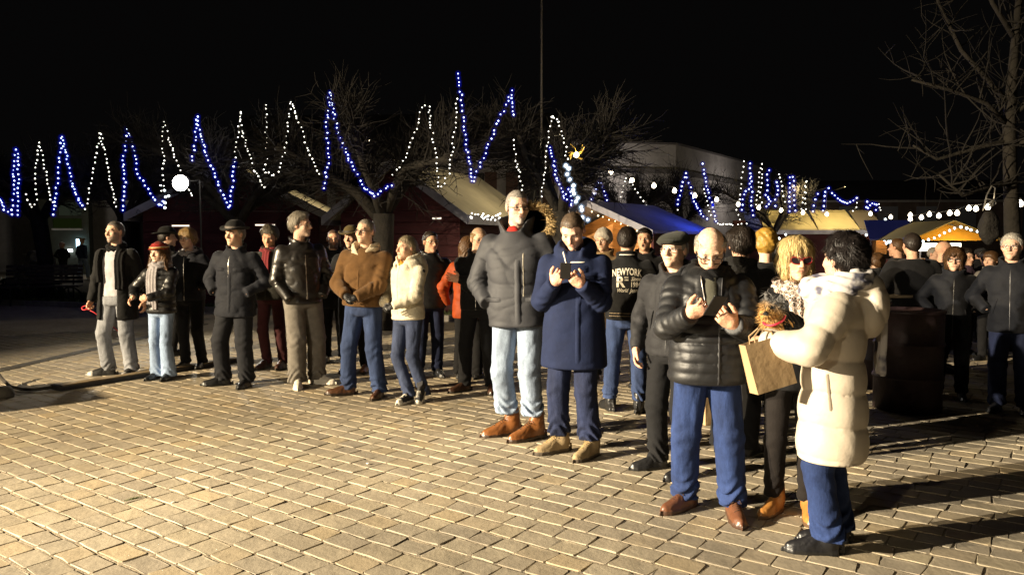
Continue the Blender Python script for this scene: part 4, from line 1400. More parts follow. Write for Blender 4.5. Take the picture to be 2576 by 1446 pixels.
def lettering(name, f, text, c, size, ma, parent, side='back', off=.004, fat=.0, arch=0.0, shear=0.0, xs=1.0):
    cu = bpy.data.curves.new('lettering', 'FONT')
    cu.body, cu.size, cu.align_x, cu.offset, cu.shear = text, size, 'CENTER', fat, shear
    cu.resolution_u = 2
    ob = bpy.data.objects.new('lettering', cu)
    COL.objects.link(ob)
    dg = bpy.context.evaluated_depsgraph_get()
    me = ob.evaluated_get(dg).to_mesh()
    V = np.array([v.co[:] for v in me.vertices]); F = [tuple(p.vertices) for p in me.polygons]
    ob.evaluated_get(dg).to_mesh_clear()
    bpy.data.objects.remove(ob); bpy.data.curves.remove(cu)
    V[:, 0] *= xs
    V[:, 1] += -arch * V[:, 0] ** 2
    o, d, u = [np.array(t, float) for t in SIDE[side]]
    O = o[None] + u[None] * (c[0] + V[:, 0])[:, None] + np.array([0, 0, 1.])[None] * (c[1] + V[:, 1])[:, None]
    p = surf(f, O, np.tile(d, (len(O), 1))) - d[None] * off
    return mobj(name, p.tolist(), F, ma, parent, smooth=False)


TZ = [.35, .60, .80, .95, 1.08, 1.20, 1.31, 1.385, 1.435, 1.485]
TA = [.175, .180, .180, .176, .165, .180, .190, .168, .115, .07]
TB = [.125, .127, .130, .128, .118, .126, .120, .100, .080, .06]

M_zipdark = mat('dark_zipper', (.02, .02, .022), .35)
mat('zip_metal', (.45, .43, .40), .3, metal=.9)
PEOPLE_GROUP = 'people standing in the square at night'


def person(label, x, y, a, H, top, legs, shoe, head, arms, feet=None, girth=1.0, belly=0.0, hair=None, hat=None, glasses=None,
           scarf=None, h=0.012, hands=(None, None), gloves=None, lean=0.0, twist=0.0, sh_drop=0.0, shoulder=1.0, group=PEOPLE_GROUP, tilt=1.0):
    """a: facing, 0 towards the viewer, + turns to the viewer's right.  arms: (right wrist, left wrist, right pole, left pole)"""
    s = H / 1.75
    root = empty('person', (x, y, 0), a)
    tag(root, label, 'person', group)
    rs = np.random.RandomState(int(abs(x * 137 + y * 71)) % 991)
    root.rotation_euler = (R(rs.uniform(-1.2, .8)) * tilt, R(rs.uniform(-2.0, 2.0)) * tilt, a)
    soft = int(rs.rand() * 2)
    g = girth
    th = top.get('thick', .02)
    hem = top.get('hem', .8)
    fem = head.get('fem', 0)
    zs = np.array(TZ) * s
    TA_, TB_ = np.array(TA) * .95 * (1 - .06 * fem), np.array(TB) * .95
    bel = belly * np.array([.3, .5, .7, .9, 1, .7, .3, 0, 0, 0])
    fl = top.get('flare', 0) * np.clip((1.0 * s - zs) / (.5 * s), 0, 1)
    ta = TA_ * s * g + th * np.array([1, 1, 1, 1, 1, 1, 1, .8, .6, .5]) + fl + bel * .35
    tb = TB_ * s * g + th + fl * .8 + bel * .5
    to = -bel * .5
    ta[-4:] *= shoulder

    def torso(P, off=0.0):
        Z = P[2]
        A = np.interp(Z, zs, ta) + off
        B = np.interp(Z, zs, tb) + off
        oy = np.interp(Z, zs, to) + lean * np.clip(Z - .85 * s, 0, 9)
        k = (np.abs(P[0] / A) ** 2.3 + np.abs((P[1] - oy) / B) ** 2.3) ** (1 / 2.3)
        return smax((k - 1) * np.minimum(A, B) * .92, Z - 1.475 * s - off, .02)

    shz = 1.37 * s - sh_drop
    ly = lean * (shz - .85 * s)
    sw = .172 * s * g ** .5 * (1 - .08 * fem) * shoulder + th * .4
    SH = [Vector((-sw, .008 + ly, shz)), Vector((sw, .008 + ly, shz))]
    EL, WR = [], []
    for i in (0, 1):
        e, w_ = ik(SH[i], arms[i], .285 * s, .25 * s, arms[2 + i])
        EL.append(e); WR.append(w_)
    sr = top.get('sleeve', 0.0)
    ru, rf, rw = .048 * s * g ** .5 + th * .75 + sr, .041 * s * g ** .5 + th * .65 + sr, .033 * s + th * .5 + sr
    kind = top.get('kind', 'cloth')
    q, qa = top.get('quilt', 0), top.get('qamp', .012)
    ca, cf = top.get('crease', .006), top.get('cfreq', 22)
    seed = int(abs(x * 100 + y * 31)) % 97

    def topf(P):
        td = torso(P)
        X, Y, Z = P
        fold = ca * creases(P, seed, cf) + ca * .5 * creases((X, Y, Z * 1.8), seed + 5, cf * 1.7)
        if q:
            ph = Z / q + .06 * np.sin(X * 9 + seed) + .04 * np.sin(Y * 13)
            qd = np.abs(np.sin(PI * ph)) ** .4
            if top.get('grid'):
                gx = np.abs(np.sin(PI * (X / .062 + .5))) ** .45
                qd = np.where(Z > top['grid'], np.minimum(qd, gx), qd)
            td = td - qa * (qd - .55) + fold * .8
        else:
            td = td + fold
        td = smax(td, hem - Z, .018)
        arms_d = []
        for i in (0, 1):
            u, tu = cone(P, SH[i], EL[i], ru, rf + .004, True)
            fo, tf = cone(P, EL[i], WR[i], rf + .004, rw, True)
            if q:
                u = u - qa * .8 * (np.abs(np.sin(PI * tu * .285 * s / q)) ** .55 - .55)
                fo = fo - qa * .8 * (np.abs(np.sin(PI * tf * .25 * s / q)) ** .55 - .55)
            rip = ca * .9 * np.sin(tu * 17 + 5 * np.sin(X * 14 + Z * 9 + i)) * np.exp(-((tu - 1) / .4) ** 2)
            rip2 = ca * .9 * np.sin(tf * 19 + 5 * np.sin(X * 15 - Z * 11)) * np.exp(-((tf - .1) / .45) ** 2)
            ar = smin(u + rip, fo + rip2, .018) + fold * .7
            d_end = (P[0] - WR[i].x) * (WR[i] - EL[i]).normalized().x + (P[1] - WR[i].y) * (WR[i] - EL[i]).normalized().y + (P[2] - WR[i].z) * (WR[i] - EL[i]).normalized().z
            ar = smax(ar, d_end - .012, .008)
            arms_d.append((ar, u, tu))
        d = td
        for ar, u, tu in arms_d:
            d = smin(d, np.where(tu < .35, u, 1.0), .045)
        for ar, u, tu in arms_d:
            d = smin(d, ar, .010)
        zc = 1.435 * s
        col = top.get('collar')
        if col:
            chh, cw = col.get('h', .06), col.get('w', .088)
            cy = .012 + lean * (zc - .85 * s)
            zc = zc + .03
            kk = cw + .20 * np.clip(Z - zc, 0, 1) * col.get('flare', 1)
            qd_ = np.sqrt((X / kk) ** 2 + ((Y - cy) / (kk * 1.02)) ** 2) + 1e-9
            rr = (qd_ - 1) * kk
            tilt = .25 * (Y - cy)
            sh_ = smax(np.abs(rr) - col.get('t', .011), np.abs(Z - zc - chh * .3 - tilt) - chh * .7, .008)
            op = col.get('open', 0.0)
            if op:
                sh_ = smax(sh_, -np.maximum(np.abs(X) - op - .7 * np.clip(Z - zc + .03, 0, 1), Y), .006)
            d = smin(d, sh_, .012)
        hd = top.get('hood')
        if hd:
            hy = lean * (zc - .85 * s)
            ring = torus(P, (0, .03 + hy, zc + hd.get('z', .01)), .118, .125, .042, R(20), .055)
            bag = ell(P, (0, .145 + hy + hd.get('back', 0), zc - .06), (.13, .075, .12 + hd.get('long', 0)))
            hq = smin(ring, bag, .04) + .010 * creases(P, seed + 9, 26)
            hq = smax(hq, -smax(np.abs(X) - .05 - .3 * np.clip(Z - zc, 0, 1), Y + .02, .01), .012)
            d = smin(d, hq, .012)
        op = top.get('open')
        if op:
            xm = op.get('x', 0)
            wz = np.interp(Z, [hem, 1.0 * s, 1.25 * s, 1.46 * s], op['w'])
            d = smax(d, -np.maximum(np.abs(X - xm) - wz, Y + .0), .008)
        return d

    pad = .11 + th
    pts = [SH[0], SH[1]] + EL + WR
    lo = [min(min(p[k] for p in pts) - pad, (-.30, -.30 - belly, 0)[k] if k < 2 else 9) for k in (0, 1)] + [hem - .03]
    hi = [max(max(p[k] for p in pts) + pad, (.30, .34)[k]) for k in (0, 1)] + [1.52 * s + (.19 if top.get('collar') or top.get('hood') else .05)]
    v, fc = nets(topf, lo, hi, h)
    jk = mobj(top.get('name', 'jacket'), v, fc, top['mat'], root)
    if top.get('label'): jk['label'] = top['label']

    if top.get('zip'):
        zt = 1.43 * s
        decal('zipper', topf, (0, (hem + zt) / 2), .013, zt - hem - .02, MATS['zip_metal'] if top['zip'] == 2 else M_zipdark, jk, off=.004, nu=3, nv=20)
        for sx in (-1, 1):
            decal('pocket_welt', topf, (sx * .12, hem + .24), .018, .15, top['mat'], jk, off=.009, nu=4, nv=8, skew=-.25 * sx)
    # inner shirt where the coat is open or the neck shows
    if top.get('shirt'):
        sm, shem = top['shirt'], top.get('shirt_hem', .92 * s)
        off = -th - .004 if not top.get('shirt_full') else -th + .004

        def shf(P):
            d = torso(P, off) + .005 * creases((P[0] * 1.6, P[1], P[2] * .7), seed + 2, 24)
            return smax(d, shem - P[2], .01)
        v, fc = nets(shf, (-.28, -.34, shem - .03), (.28, .25, 1.55 * s), h)
        mobj('shirt', v, fc, sm, root)

    # ---- legs
    fx = feet or ((-.11, 0, -8), (.11, 0, 8))
    lm = legs['mat']
    lt = legs.get('thick', .012)
    hip = [Vector((-.088 * s * g ** .5, 0, .88 * s)), Vector((.088 * s * g ** .5, 0, .88 * s))]
    KN, AN = [], []
    for i in (0, 1):
        yaw = R(fx[i][2])
        an = Vector((fx[i][0], fx[i][1] + .035, .085))
        fwd = Vector((math.sin(yaw), -math.cos(yaw), 0))
        L0 = (an - hip[i]).length
        kb = legs.get('bend', 1.018 if i == soft else 1.003)
        k_, an2 = ik(hip[i], an, .508 * L0 * kb, .492 * L0 * kb, legs.get('pole', (None, None))[i] or (fwd * .4 + Vector((0, -.6, 0))))
        KN.append(k_); AN.append(an)
    wt, wk, wa = legs.get('w', (.088, .066, .058))
    wt, wk, wa = wt * s * g + lt, wk * s * g ** .7 + lt, wa * s * g ** .5 + lt
    lz = legs.get('end', .055)

    def legf(P):
        X, Y, Z = P
        d = smax(torso(P, -th + .006), Z - 1.0 * s, .01)
        d = smax(d, .80 * s - Z, .05)
        for i in (0, 1):
            t_, tt = cone(P, hip[i], KN[i], wt, wk, True)
            sh_, ts = cone(P, KN[i], AN[i] + Vector((0, 0, -.04)), wk, wa, True)
            bunch = legs.get('bunch', .008)
            rip = bunch * np.sin(Z * 80 + 5 * np.sin(X * 21 + i * 2 + seed) + 4 * np.sin(Y * 19 + seed)) * np.exp(-((Z - lz - .05) / .09) ** 2)
            kr = .003 * np.sin((Z - KN[i].z) * 70 + 4 * np.sin(X * 17)) * np.exp(-((Z - KN[i].z) / .1) ** 2)
            lg = smin(t_, sh_, .02) + rip + kr
            d = smin(d, lg, .022 if i == 0 else .014)
        d = d + .006 * creases((X * 1.2, Y * 1.2, Z * .6), seed + 4, 20)
        return smax(d, lz - Z, .008)
    lo = [min(p.x for p in KN + AN + hip) - .17, min(p.y for p in KN + AN + hip) - .19 - belly, lz - .03]
    hi = [max(p.x for p in KN + AN + hip) + .17, max(p.y for p in KN + AN + hip) + .17, max(hem + .10, .9 * s)]
    lo[0], hi[0] = min(lo[0], -.25), max(hi[0], .25)
    v, fc = nets(legf, lo, hi, h)
    mobj('trousers', v, fc, lm, root)

    # ---- shoes
    skind, scol, ssole = shoe['kind'], np.array(shoe['col']), np.array(shoe['sole'])
    v0, f0 = shoe_local(skind)
    for i in (0, 1):
        v = v0.copy()
        sc_ = shoe.get('scale', 1.0) * (s ** .7) * (1 - .08 * fem)
        col = np.where((v[:, 2] < .0245)[:, None], ssole[None], scol[None])
        if 'toe' in shoe:
            col = np.where(((v[:, 1] < -.150) & (v[:, 2] < .07))[:, None], np.array(shoe['toe'])[None], col)
        v = v * sc_
        pitch = R(fx[i][3]) if len(fx[i]) > 3 else 0
        M = Matrix.Translation((fx[i][0], fx[i][1], fx[i][4] if len(fx[i]) > 4 else 0)) @ Matrix.Rotation(R(fx[i][2]), 4, 'Z') @ Matrix.Rotation(pitch, 4, 'X')
        so = mobj('shoe', xf(v, M), f0, shoe.get('mat') or M_shoe, root, col=col)
        if shoe.get('laces') is not None:
            m = MB()
            top_ = {'boot': ([-.13, -.10, -.03, .0], [.068, .076, .115, .15]), 'shoe': ([-.13, -.1, -.03], [.06, .066, .09]), 'sneaker': ([-.13, -.1, -.03, .0], [.066, .07, .098, .11])}[skind]
            nl = 6 if skind != 'shoe' else 4
            for k in range(nl):
                yy = -.115 + k * (.085 if skind == 'boot' else .07) / nl
                zz = float(np.interp(yy, *top_)) + .012
                wv_ = .022
                P_ = [(-wv_, yy, zz - .008), (0, yy + .004, zz + .004), (wv_, yy + .010, zz - .008)]
                m.tube([xf(np.array(p) * sc_, M) for p in P_], .0032, 4)
            if skind != 'sneaker':
                yy = -.03; zz = float(np.interp(yy, *top_)) + .014
                for sg in (-1, 1):
                    m.tube([xf(np.array(p) * sc_, M) for p in ((0, yy, zz), (sg * .022, yy - .012, zz + .006), (sg * .030, yy - .022, zz - .012), (sg * .012, yy - .018, zz - .002))], .003, 4)
            m.build('laces', shoe['laces'], so)

    # ---- head
    hs = 1.02 * head.get('size', 1.0) * (.55 + .45 * s)
    HC = Vector((head.get('dx', 0), -.012 + lean * (1.60 * s - .85 * s) + head.get('dy', 0), H - .119 * hs + head.get('dz', 0)))
    piv = Vector((0, .03, -.085))
    MH = Matrix.Translation(HC + piv * hs) @ Matrix.Rotation(R(head.get('yaw', 0)), 4, 'Z') @ Matrix.Rotation(R(head.get('roll', 0)), 4, 'Y') @ Matrix.Rotation(R(head.get('pitch', 0)), 4, 'X') @ Matrix.Translation(-piv * hs) @ Matrix.Scale(hs, 4)
    hh = head.get('h', .005)
    skin = np.array(head.get('skin', (.60, .36, .24)))
    v, fc = nets(lambda P: face_sdf(P, head.get('jw', 1), head.get('nose', 1), head.get('mouth', 0), fem), (-.1, -.135, -.25), (.1, .125, .13), hh)
    col = face_color(v, skin, head.get('lip', (skin[0] * .85, skin[1] * .55, skin[2] * .55)), head.get('brow', (.12, .08, .05)), head.get('beard'), head.get('bf', .6), head.get('scalp'), head.get('scf', .6), head.get('mouth', 0), head.get('scalp_hi', 9))
    BV, BF, BC = [xf(v, MH)], [fc], [col]
    nb = len(v)
    # hands join the body mesh; gloved hands are gloves
    for i in (0, 1):
        if hands[i] is None: continue
        pose, fd, pn = hands[i][:3]
        hv, hf = hand_local(pose)
        hv = hv.copy() * (s ** .5) * (1 - .1 * fem) * (hands[i][3] if len(hands[i]) > 3 else 1.0)
        if i == 1:
            hv[:, 1] *= -1; hf = hf[:, ::-1]
        hv = xf(hv, hand_frame(WR[i], fd, pn))
        if gloves:
            mobj('glove', hv, hf, gloves, root)
        else:
            BV.append(hv); BF.append(hf + nb); nb += len(hv)
            hc = np.tile(skin * np.array([1.0, .86, .80]), (len(hv), 1))
            BC.append(hc)
    # the unseen rest of the body under the clothes, one figure from neck to ankles

    def bodyf(P):
        d = smax(torso(P, -th - .03), .85 * s - P[2], .03)
        for i in (0, 1):
            d = smin(d, smin(cone(P, SH[i], EL[i], .036, .03), cone(P, EL[i], WR[i], .03, .025), .02), .03)
            d = smin(d, smin(cone(P, hip[i], KN[i], .06, .045), cone(P, KN[i], AN[i], .045, .032), .02), .03)
        return smin(d, cone(P, (0, .03, 1.40 * s), tuple(HC), .05, .05), .02)
    lo = [min(p[k] for p in pts + KN + AN) - .1 for k in (0, 1)] + [.02]
    hi = [max(p[k] for p in pts + KN + AN) + .1 for k in (0, 1)] + [H]
    lo[1] = min(lo[1], -.2); hi[1] = max(hi[1], .2)
    v, fc = nets(bodyf, lo, hi, .03)
    BV.append(v); BF.append(fc + nb); BC.append(np.tile(skin, (len(v), 1)))
    mobj('body', np.concatenate(BV), np.concatenate(BF), M_skin, root, col=np.concatenate(BC))

    if hair:
        lo_z = -.33 if hair['style'] == 'long' else -.15
        v, fc = nets(lambda P: hair_sdf(P, hair['style'], seed), (-.165, -.135, lo_z), (.165, .19, .175), hair.get('h', .006))
        ho = mobj('hair', xf(v, MH), fc, hair['mat'], root)
        if hh < .0065: strands(ho, hair, seed)
    if hat: hat_build(hat, MH, root)
    if glasses: glasses_build(glasses, MH, root)
    if scarf:
        zc = 1.435 * s
        sy = lean * (zc - .85 * s)

        def scf(P):
            X, Y, Z = P
            d = torus(P, (0, .008 + sy, zc + scarf.get('z', .02)), scarf.get('rx', .088), scarf.get('ry', .092), scarf.get('r', .034), R(12), scarf.get('rz', .045))
            d = d + .007 * np.sin(Z * 120 + 5 * np.sin(X * 20) + 3 * np.sin(Y * 22)) + .007 * creases(P, 7, 34)
            if scarf.get('vcut'):
                d = smax(d, -np.maximum(np.abs(X) - .012 - .55 * np.clip(Z - zc + .05, 0, 1), Y), .008)
            for (x0, w_, z0, sgn) in scarf.get('tails', ()):
                tl = smax(np.abs(torso(P, scarf.get('toff', .012))) - .013, np.abs(X - x0) - w_ + .006 * np.sin(X * 160), .006)
                tl = smax(tl, np.maximum(z0 - Z, Z - zc), .006)
                tl = smax(tl, Y * sgn, .006) + .004 * np.sin(X * 170)
                d = smin(d, tl, .012)
            return d
        z0 = min([t[2] for t in scarf.get('tails', ())] + [zc - .1])
        v, fc = nets(scf, (-.22, -.32 - belly, z0 - .03), (.22, .24, zc + .13), scarf.get('h', .009))
        mobj(scarf.get('name', 'scarf'), v, fc, scarf['mat'], root)
    root['_z'] = 0
    del root['_z']
    return dict(root=root, top=topf, torso=torso, MH=MH, SH=SH, EL=EL, WR=WR, s=s, hs=hs, jacket=jk, th=th, hem=hem)


def strands(ho, hair, seed):
    """loose strands lying along the hair surface"""
    n = {'bob': 2200, 'long': 2600, 'curly': 2600}.get(hair['style'], 1300)
    v = np.zeros(len(ho.data.vertices) * 3); ho.data.vertices.foreach_get('co', v); v = v.reshape(-1, 3)
    nn = np.zeros(len(v) * 3); ho.data.vertices.foreach_get('normal', nn); nn = nn.reshape(-1, 3)
    r = np.random.RandomState(seed + 1)
    i = r.choice(len(v), n)
    p, q = v[i], nn[i]
    c = v.mean(0)
    g = np.tile(np.array([0, .15, -1.0]), (n, 1)) + (p - c) * np.array([4, 4, 0]) + r.randn(n, 3) * (.45 if hair['style'] == 'curly' else .10)
    t = g - q * (g * q).sum(1)[:, None]
    t /= np.linalg.norm(t, axis=1)[:, None] + 1e-6
    sd = np.cross(q, t) * (.0016 if hair['style'] != 'curly' else .0024)
    ln = ({'buzz': .007, 'short': .02, 'thin': .016}.get(hair['style'], .042) * (.6 + .8 * r.rand(n)))[:, None]
    a = p - t * ln * .3 + q * .0005
    b = p + t * ln * .35 + q * (.0035 + .003 * r.rand(n))[:, None]
    e = p + t * ln + q * (.002 + (.005 if hair['style'] != 'curly' else .008) * r.rand(n) ** 2)[:, None]
    V = np.stack([a - sd, a + sd, b + sd * .8, b - sd * .8, e], 1).reshape(-1, 3)
    k = np.arange(n) * 5
    F = [tuple(x) for x in np.stack([k, k + 1, k + 2, k + 3], 1).tolist()] + [tuple(x) for x in np.stack([k + 3, k + 2, k + 4], 1).tolist()]
    o = mobj('strands', V.tolist(), F, hair['mat'], ho, smooth=False)
    o['kind'] = 'stuff'


def hat_build(hat, MH, root):
    k = hat['style']
    if k in ('fedora', 'brim'):
        def f(P):
            x, y, z = P
            crown = ell((x, y - .012, z - .075), (0, 0, 0), (.094, .112, .085))
            crown = smax(crown, z - .150 + 4.0 * x * x * 0 - .012 * np.clip(np.abs(x) / .03, 0, 1), .012)
            crown = smax(crown, .052 - z, .004)
            rr = np.sqrt((x / hat.get('bw', .145)) ** 2 + ((y - .008) / hat.get('bl', .17)) ** 2)
            bz = .056 + hat.get('curl', 1.6) * x * x - .25 * np.clip(-y, 0, 1) ** 1.6
            brim = smax(np.abs(z - bz) - .006, (rr - 1) * .14, .005)
            return smin(crown, brim, .008)
        v, q = nets(f, (-.2, -.22, .0), (.2, .24, .19), .0068)
        hb = mobj('hat', xf(v, MH), q, hat['mat'], root)
        if hat.get('band'):
            m = MB(); n = 28
            vs = []
            for zz, o in ((.062, .002), (.086, .0025)):
                for j in range(n):
                    t = 2 * PI * j / n
                    sc_ = math.sqrt(max(0, 1 - ((zz - .075) / .085) ** 2))
                    vs.append(xf(np.array((math.cos(t) * (.094 * sc_ + o), .012 + math.sin(t) * (.112 * sc_ + o), zz)), MH))
            m.add(vs, [(j, (j + 1) % n, n + (j + 1) % n, n + j) for j in range(n)])
            m.build('band', hat['band'], hb, True)
    elif k == 'flat':
        def f(P):
            x, y, z = P
            d = ell((x, y, z - .35 * np.clip(y + .02, -.2, .2) * .6), (0, -.005, .072), (.100, .135, .052))
            vis = smax(ell((x, y, z), (0, -.100, .052), (.080, .062, .016)), -y - .2, .01)
            return smax(smin(d, vis, .012), .030 - z - .0 + .12 * np.clip(-y - .06, 0, 1), .006) + .003 * wob(P, 2, 40)
        v, q = nets(f, (-.13, -.19, .0), (.13, .17, .17), .006)
        mobj('cap', xf(v, MH), q, hat['mat'], root)
    elif k == 'band_cap':
        def f(P):
            x, y, z = P
            d = ell((x, y, z), (0, .012, .052), (.098, .118, .085)) + .003 * np.sin(z * 220)
            d = smax(d, .040 + .35 * np.clip(y, -.2, .2) * -1.0 * .3 - z, .006)
            vis = smax(ell(P, (0, -.096, .048), (.062, .034, .009)), y + .06, .01)
            return smin(d, vis, .008)
        v, q = nets(f, (-.13, -.17, -.02), (.13, .17, .16), .006)
        h_ = mobj('cap', xf(v, MH), q, hat['mat'], root)
        for zz, ma in ((.068, hat['stripe']), (.079, hat['stripe2'])):
            m = MB()
            pts = []
            for j in range(32):
                t = 2 * PI * j / 32
                r_ = math.sqrt(max(0, 1 - ((zz - .052) / .085) ** 2))
                pts.append(xf(np.array((math.cos(t) * (.099 * r_ + .001), .012 + math.sin(t) * (.119 * r_ + .001), zz + .1 * .12 * math.sin(t))), MH))
            m.tube(pts, .0055, 5, closed=True); m.build('stripe', ma, h_, True)


def glasses_build(gl, MH, root):
    m = MB()
    w, hh, r_ = gl.get('w', .023), gl.get('hh', .016), gl.get('r', .0022)
    z0, y0 = gl.get('z', -.002), gl.get('y', -.096)
    for s in (-1, 1):
        pts = []
        for j in range(18):
            t = 2 * PI * j / 18
            e = gl.get('e', .7)
            cx = math.copysign(abs(math.cos(t)) ** e, math.cos(t)); sz = math.copysign(abs(math.sin(t)) ** e, math.sin(t))
            xx = s * (.032 + w * cx)
            pts.append((xx, y0 + 5.5 * max(0, abs(xx) - .02) ** 2, z0 + hh * sz + gl.get('cat', 0) * max(0, abs(xx) - .03)))
        m.tube([xf(np.array(p), MH) for p in pts], r_, 5, closed=True)
        m.tube([xf(np.array(p), MH) for p in ((s * .055, y0 + .007, z0 + hh * .5), (s * .074, y0 + .04, z0 + .006), (s * .081, .012, z0 + .006))], r_, 5)
    m.tube([xf(np.array(p), MH) for p in ((-.010, y0, z0 + .004), (0, y0 - .003, z0 + .007), (.010, y0, z0 + .004))], r_, 5)
    o = m.build('glasses', gl['mat'], root, True)
    if gl.get('lens'):
        m = MB()
        for s in (-1, 1):
            pts = []
            for j in range(16):
                t = 2 * PI * j / 16
                xx = s * (.032 + w * .97 * math.cos(t))
                pts.append(xf(np.array((xx, y0 + 5.5 * max(0, abs(xx) - .02) ** 2, z0 + hh * .97 * math.sin(t) + gl.get('cat', 0) * max(0, abs(xx) - .03))), MH))
            m.add(pts, [tuple(range(16))])
        m.build('lens', gl['lens'], o, True)


M_shoe = mat('shoe_leather', attr='Col', rough=.38, bump=(40, .003), var=(20, .15), spec=.5)
M_shoe_matt = mat('shoe_suede', attr='Col', rough=.8, bump=(60, .003), var=(18, .15))
# ------------------------------------------------------------------ cloth


def cloth(name, col, rough=.85, sheen=.04, b=(160, .0015), var=(14, .18), **k):
    return mat(name, col, rough, bump=b, var=var, sheen=sheen, bump2=(18, .005), spec=.2, ridge=(4.5, .016), **k)


def denim(name, col): return mat(name, col, .85, bump=(220, .0015), var=(5, .42), var2=(90, .16), stretch=(1.6, 1.6, .6), sheen=.02, spec=.2, bump2=(20, .005), ridge=(5.5, .016))


C_blackwool = cloth('black_wool', (0.0072, 0.0072, 0.00765))
C_black = cloth('black_cloth', (0.0054, 0.0054, 0.0063))
C_navy = cloth('navy_cloth', (0.0045, 0.005175, 0.0081), .75)
C_navy2 = cloth('navy_parka_cloth', (0.008775, 0.01013, 0.01553), .75)
C_charcoal = cloth('charcoal_cloth', (0.018, 0.01845, 0.0198), .8)
C_darktrouser = cloth('dark_trouser', (0.0117, 0.0126, 0.0162))
C_blacktrouser = cloth('black_trouser', (0.00585, 0.00585, 0.00675))
C_grey = cloth('grey_trouser', (.15, .138, .122))
C_maroon = cloth('maroon_cloth', (0.039, 0.0091, 0.0104))
C_white = cloth('white_shirt', (.36, .35, .38), .8)
C_brown = cloth('brown_suede', (.098, .050, .017), .9, .1)
C_cream = cloth('cream_fleece', (0.51, 0.442, 0.323), .95, .15, (70, .006))
C_fleece_w = cloth('white_fleece', (0.575, 0.529, 0.414), .95, .1, (80, .005))
C_orange = cloth('orange_shell', (0.273, 0.0455, 0.0078), .6)
C_royal = mat('blue_coat_cloth', (0.0075, 0.01275, 0.03938), .85, bump=(200, .0012), var=(12, .15), spec=.2, bump2=(9, .008))
C_hoodnavy = cloth('dark_hood', (0.0045, 0.00495, 0.0081))
C_gold = cloth('mustard_knit', (.42, .20, .02))
C_yellow = cloth('yellow_scarf', (.40, .22, .02))
C_greyscarf = cloth('grey_scarf', (0.234, 0.221, 0.234), .9)
C_blackscarf = cloth('black_scarf', (0.0045, 0.0045, 0.00495), .95, .03, (120, .004))
C_puffer = mat('black_nylon', (0.0081, 0.00837, 0.00972), .52, bump=(60, .001), ridge=(8, .008), var=(10, .12), spec=.5)
C_puffer2 = mat('dark_nylon', (0.0072, 0.0072, 0.0081), .38, bump=(34, .004), spec=.5)
C_cpuffer = mat('cream_nylon', (.53, .46, .36), .5, bump=(60, .001), ridge=(6, .010), var=(6, .05))
C_parka = mat('charcoal_parka', (.0175, .0185, .0235), .72, bump=(120, .0015), ridge=(5, .016), var=(8, .15))
C_leather = mat('black_leather', (0.0126, 0.0112, 0.0105), .36, ridge=(6, .016), bump2=(140, .001), var=(8, .2), spec=.6)
C_varsity = cloth('varsity_black', (0.0045, 0.0045, 0.00495), .8)
D_light = denim('light_denim', (.20, .25, .33))
D_grey = denim('grey_denim', (.20, .21, .235))
D_flare = denim('pale_blue_denim', (0.221, 0.2975, 0.442))
D_blue = denim('blue_denim', (.027, .044, .105))
D_mid = denim('mid_denim', (.034, .046, .090))
D_dark = denim('dark_denim', (0.011, 0.016, 0.0425))
D_vivid = denim('vivid_denim', (.018, .034, .105))


def hairm(name, col, rough=.45): return mat(name, col, rough, bump=(130, .003), var=(45, .3), stretch=(1, 1, .2), spec=.3)


H_grey = hairm('grey_hair', (0.21, 0.189, 0.154))
H_white = hairm('white_hair', (0.35, 0.322, 0.28))
H_brown = hairm('brown_hair', (.075, .038, .016))
H_dark = hairm('dark_hair', (.018, .013, .010))
H_black = hairm('black_curls', (.014, .011, .010))
H_blond = hairm('blond_hair', (.50, .37, .16))
H_dblond = hairm('dark_blond_hair', (0.238, 0.154, 0.063))
H_gold = hairm('golden_curls', (0.294, 0.168, 0.028))
G_black = mat('black_frame', (.012, .012, .012), .3)
G_metal = mat('metal_frame', (.35, .33, .3), .25, metal=.9)
G_red = mat('red_frame', (.25, .012, .012), .3)
G_lens = mat('dark_lens', (.02, .015, .018), .05, spec=.8)
Glove_black = mat('glove_leather', (.012, .012, .013), .4, bump=(50, .006))
Met = mat('zip_metal', (.45, .43, .40), .3, metal=.9)
W_trim = mat('white_trim', (.62, .58, .50), .7)
P_print = mat('print_white', (.52, .48, .40), .8)

RP, LP = (-.55, .65, -.35), (.55, .65, -.35)
OUT = ((-1, .25, -.2), (1, .25, -.2))
SK1, SK2, SK3, SK4 = (.58, .36, .25), (.62, .40, .28), (.55, .32, .21), (.66, .45, .33)
BLK = dict(kind='shoe', col=(.012, .012, .013), sole=(.012, .012, .012))
BOOT = dict(kind='boot', col=(.012, .012, .013), sole=(.012, .012, .012))


def pocket(s=1.0, x=.235, y=-.14, z=1.02): return ((-.19, -.115, z - .03), (.19, -.115, z - .03), (-.75, .7, -.05), (.75, .7, -.05))


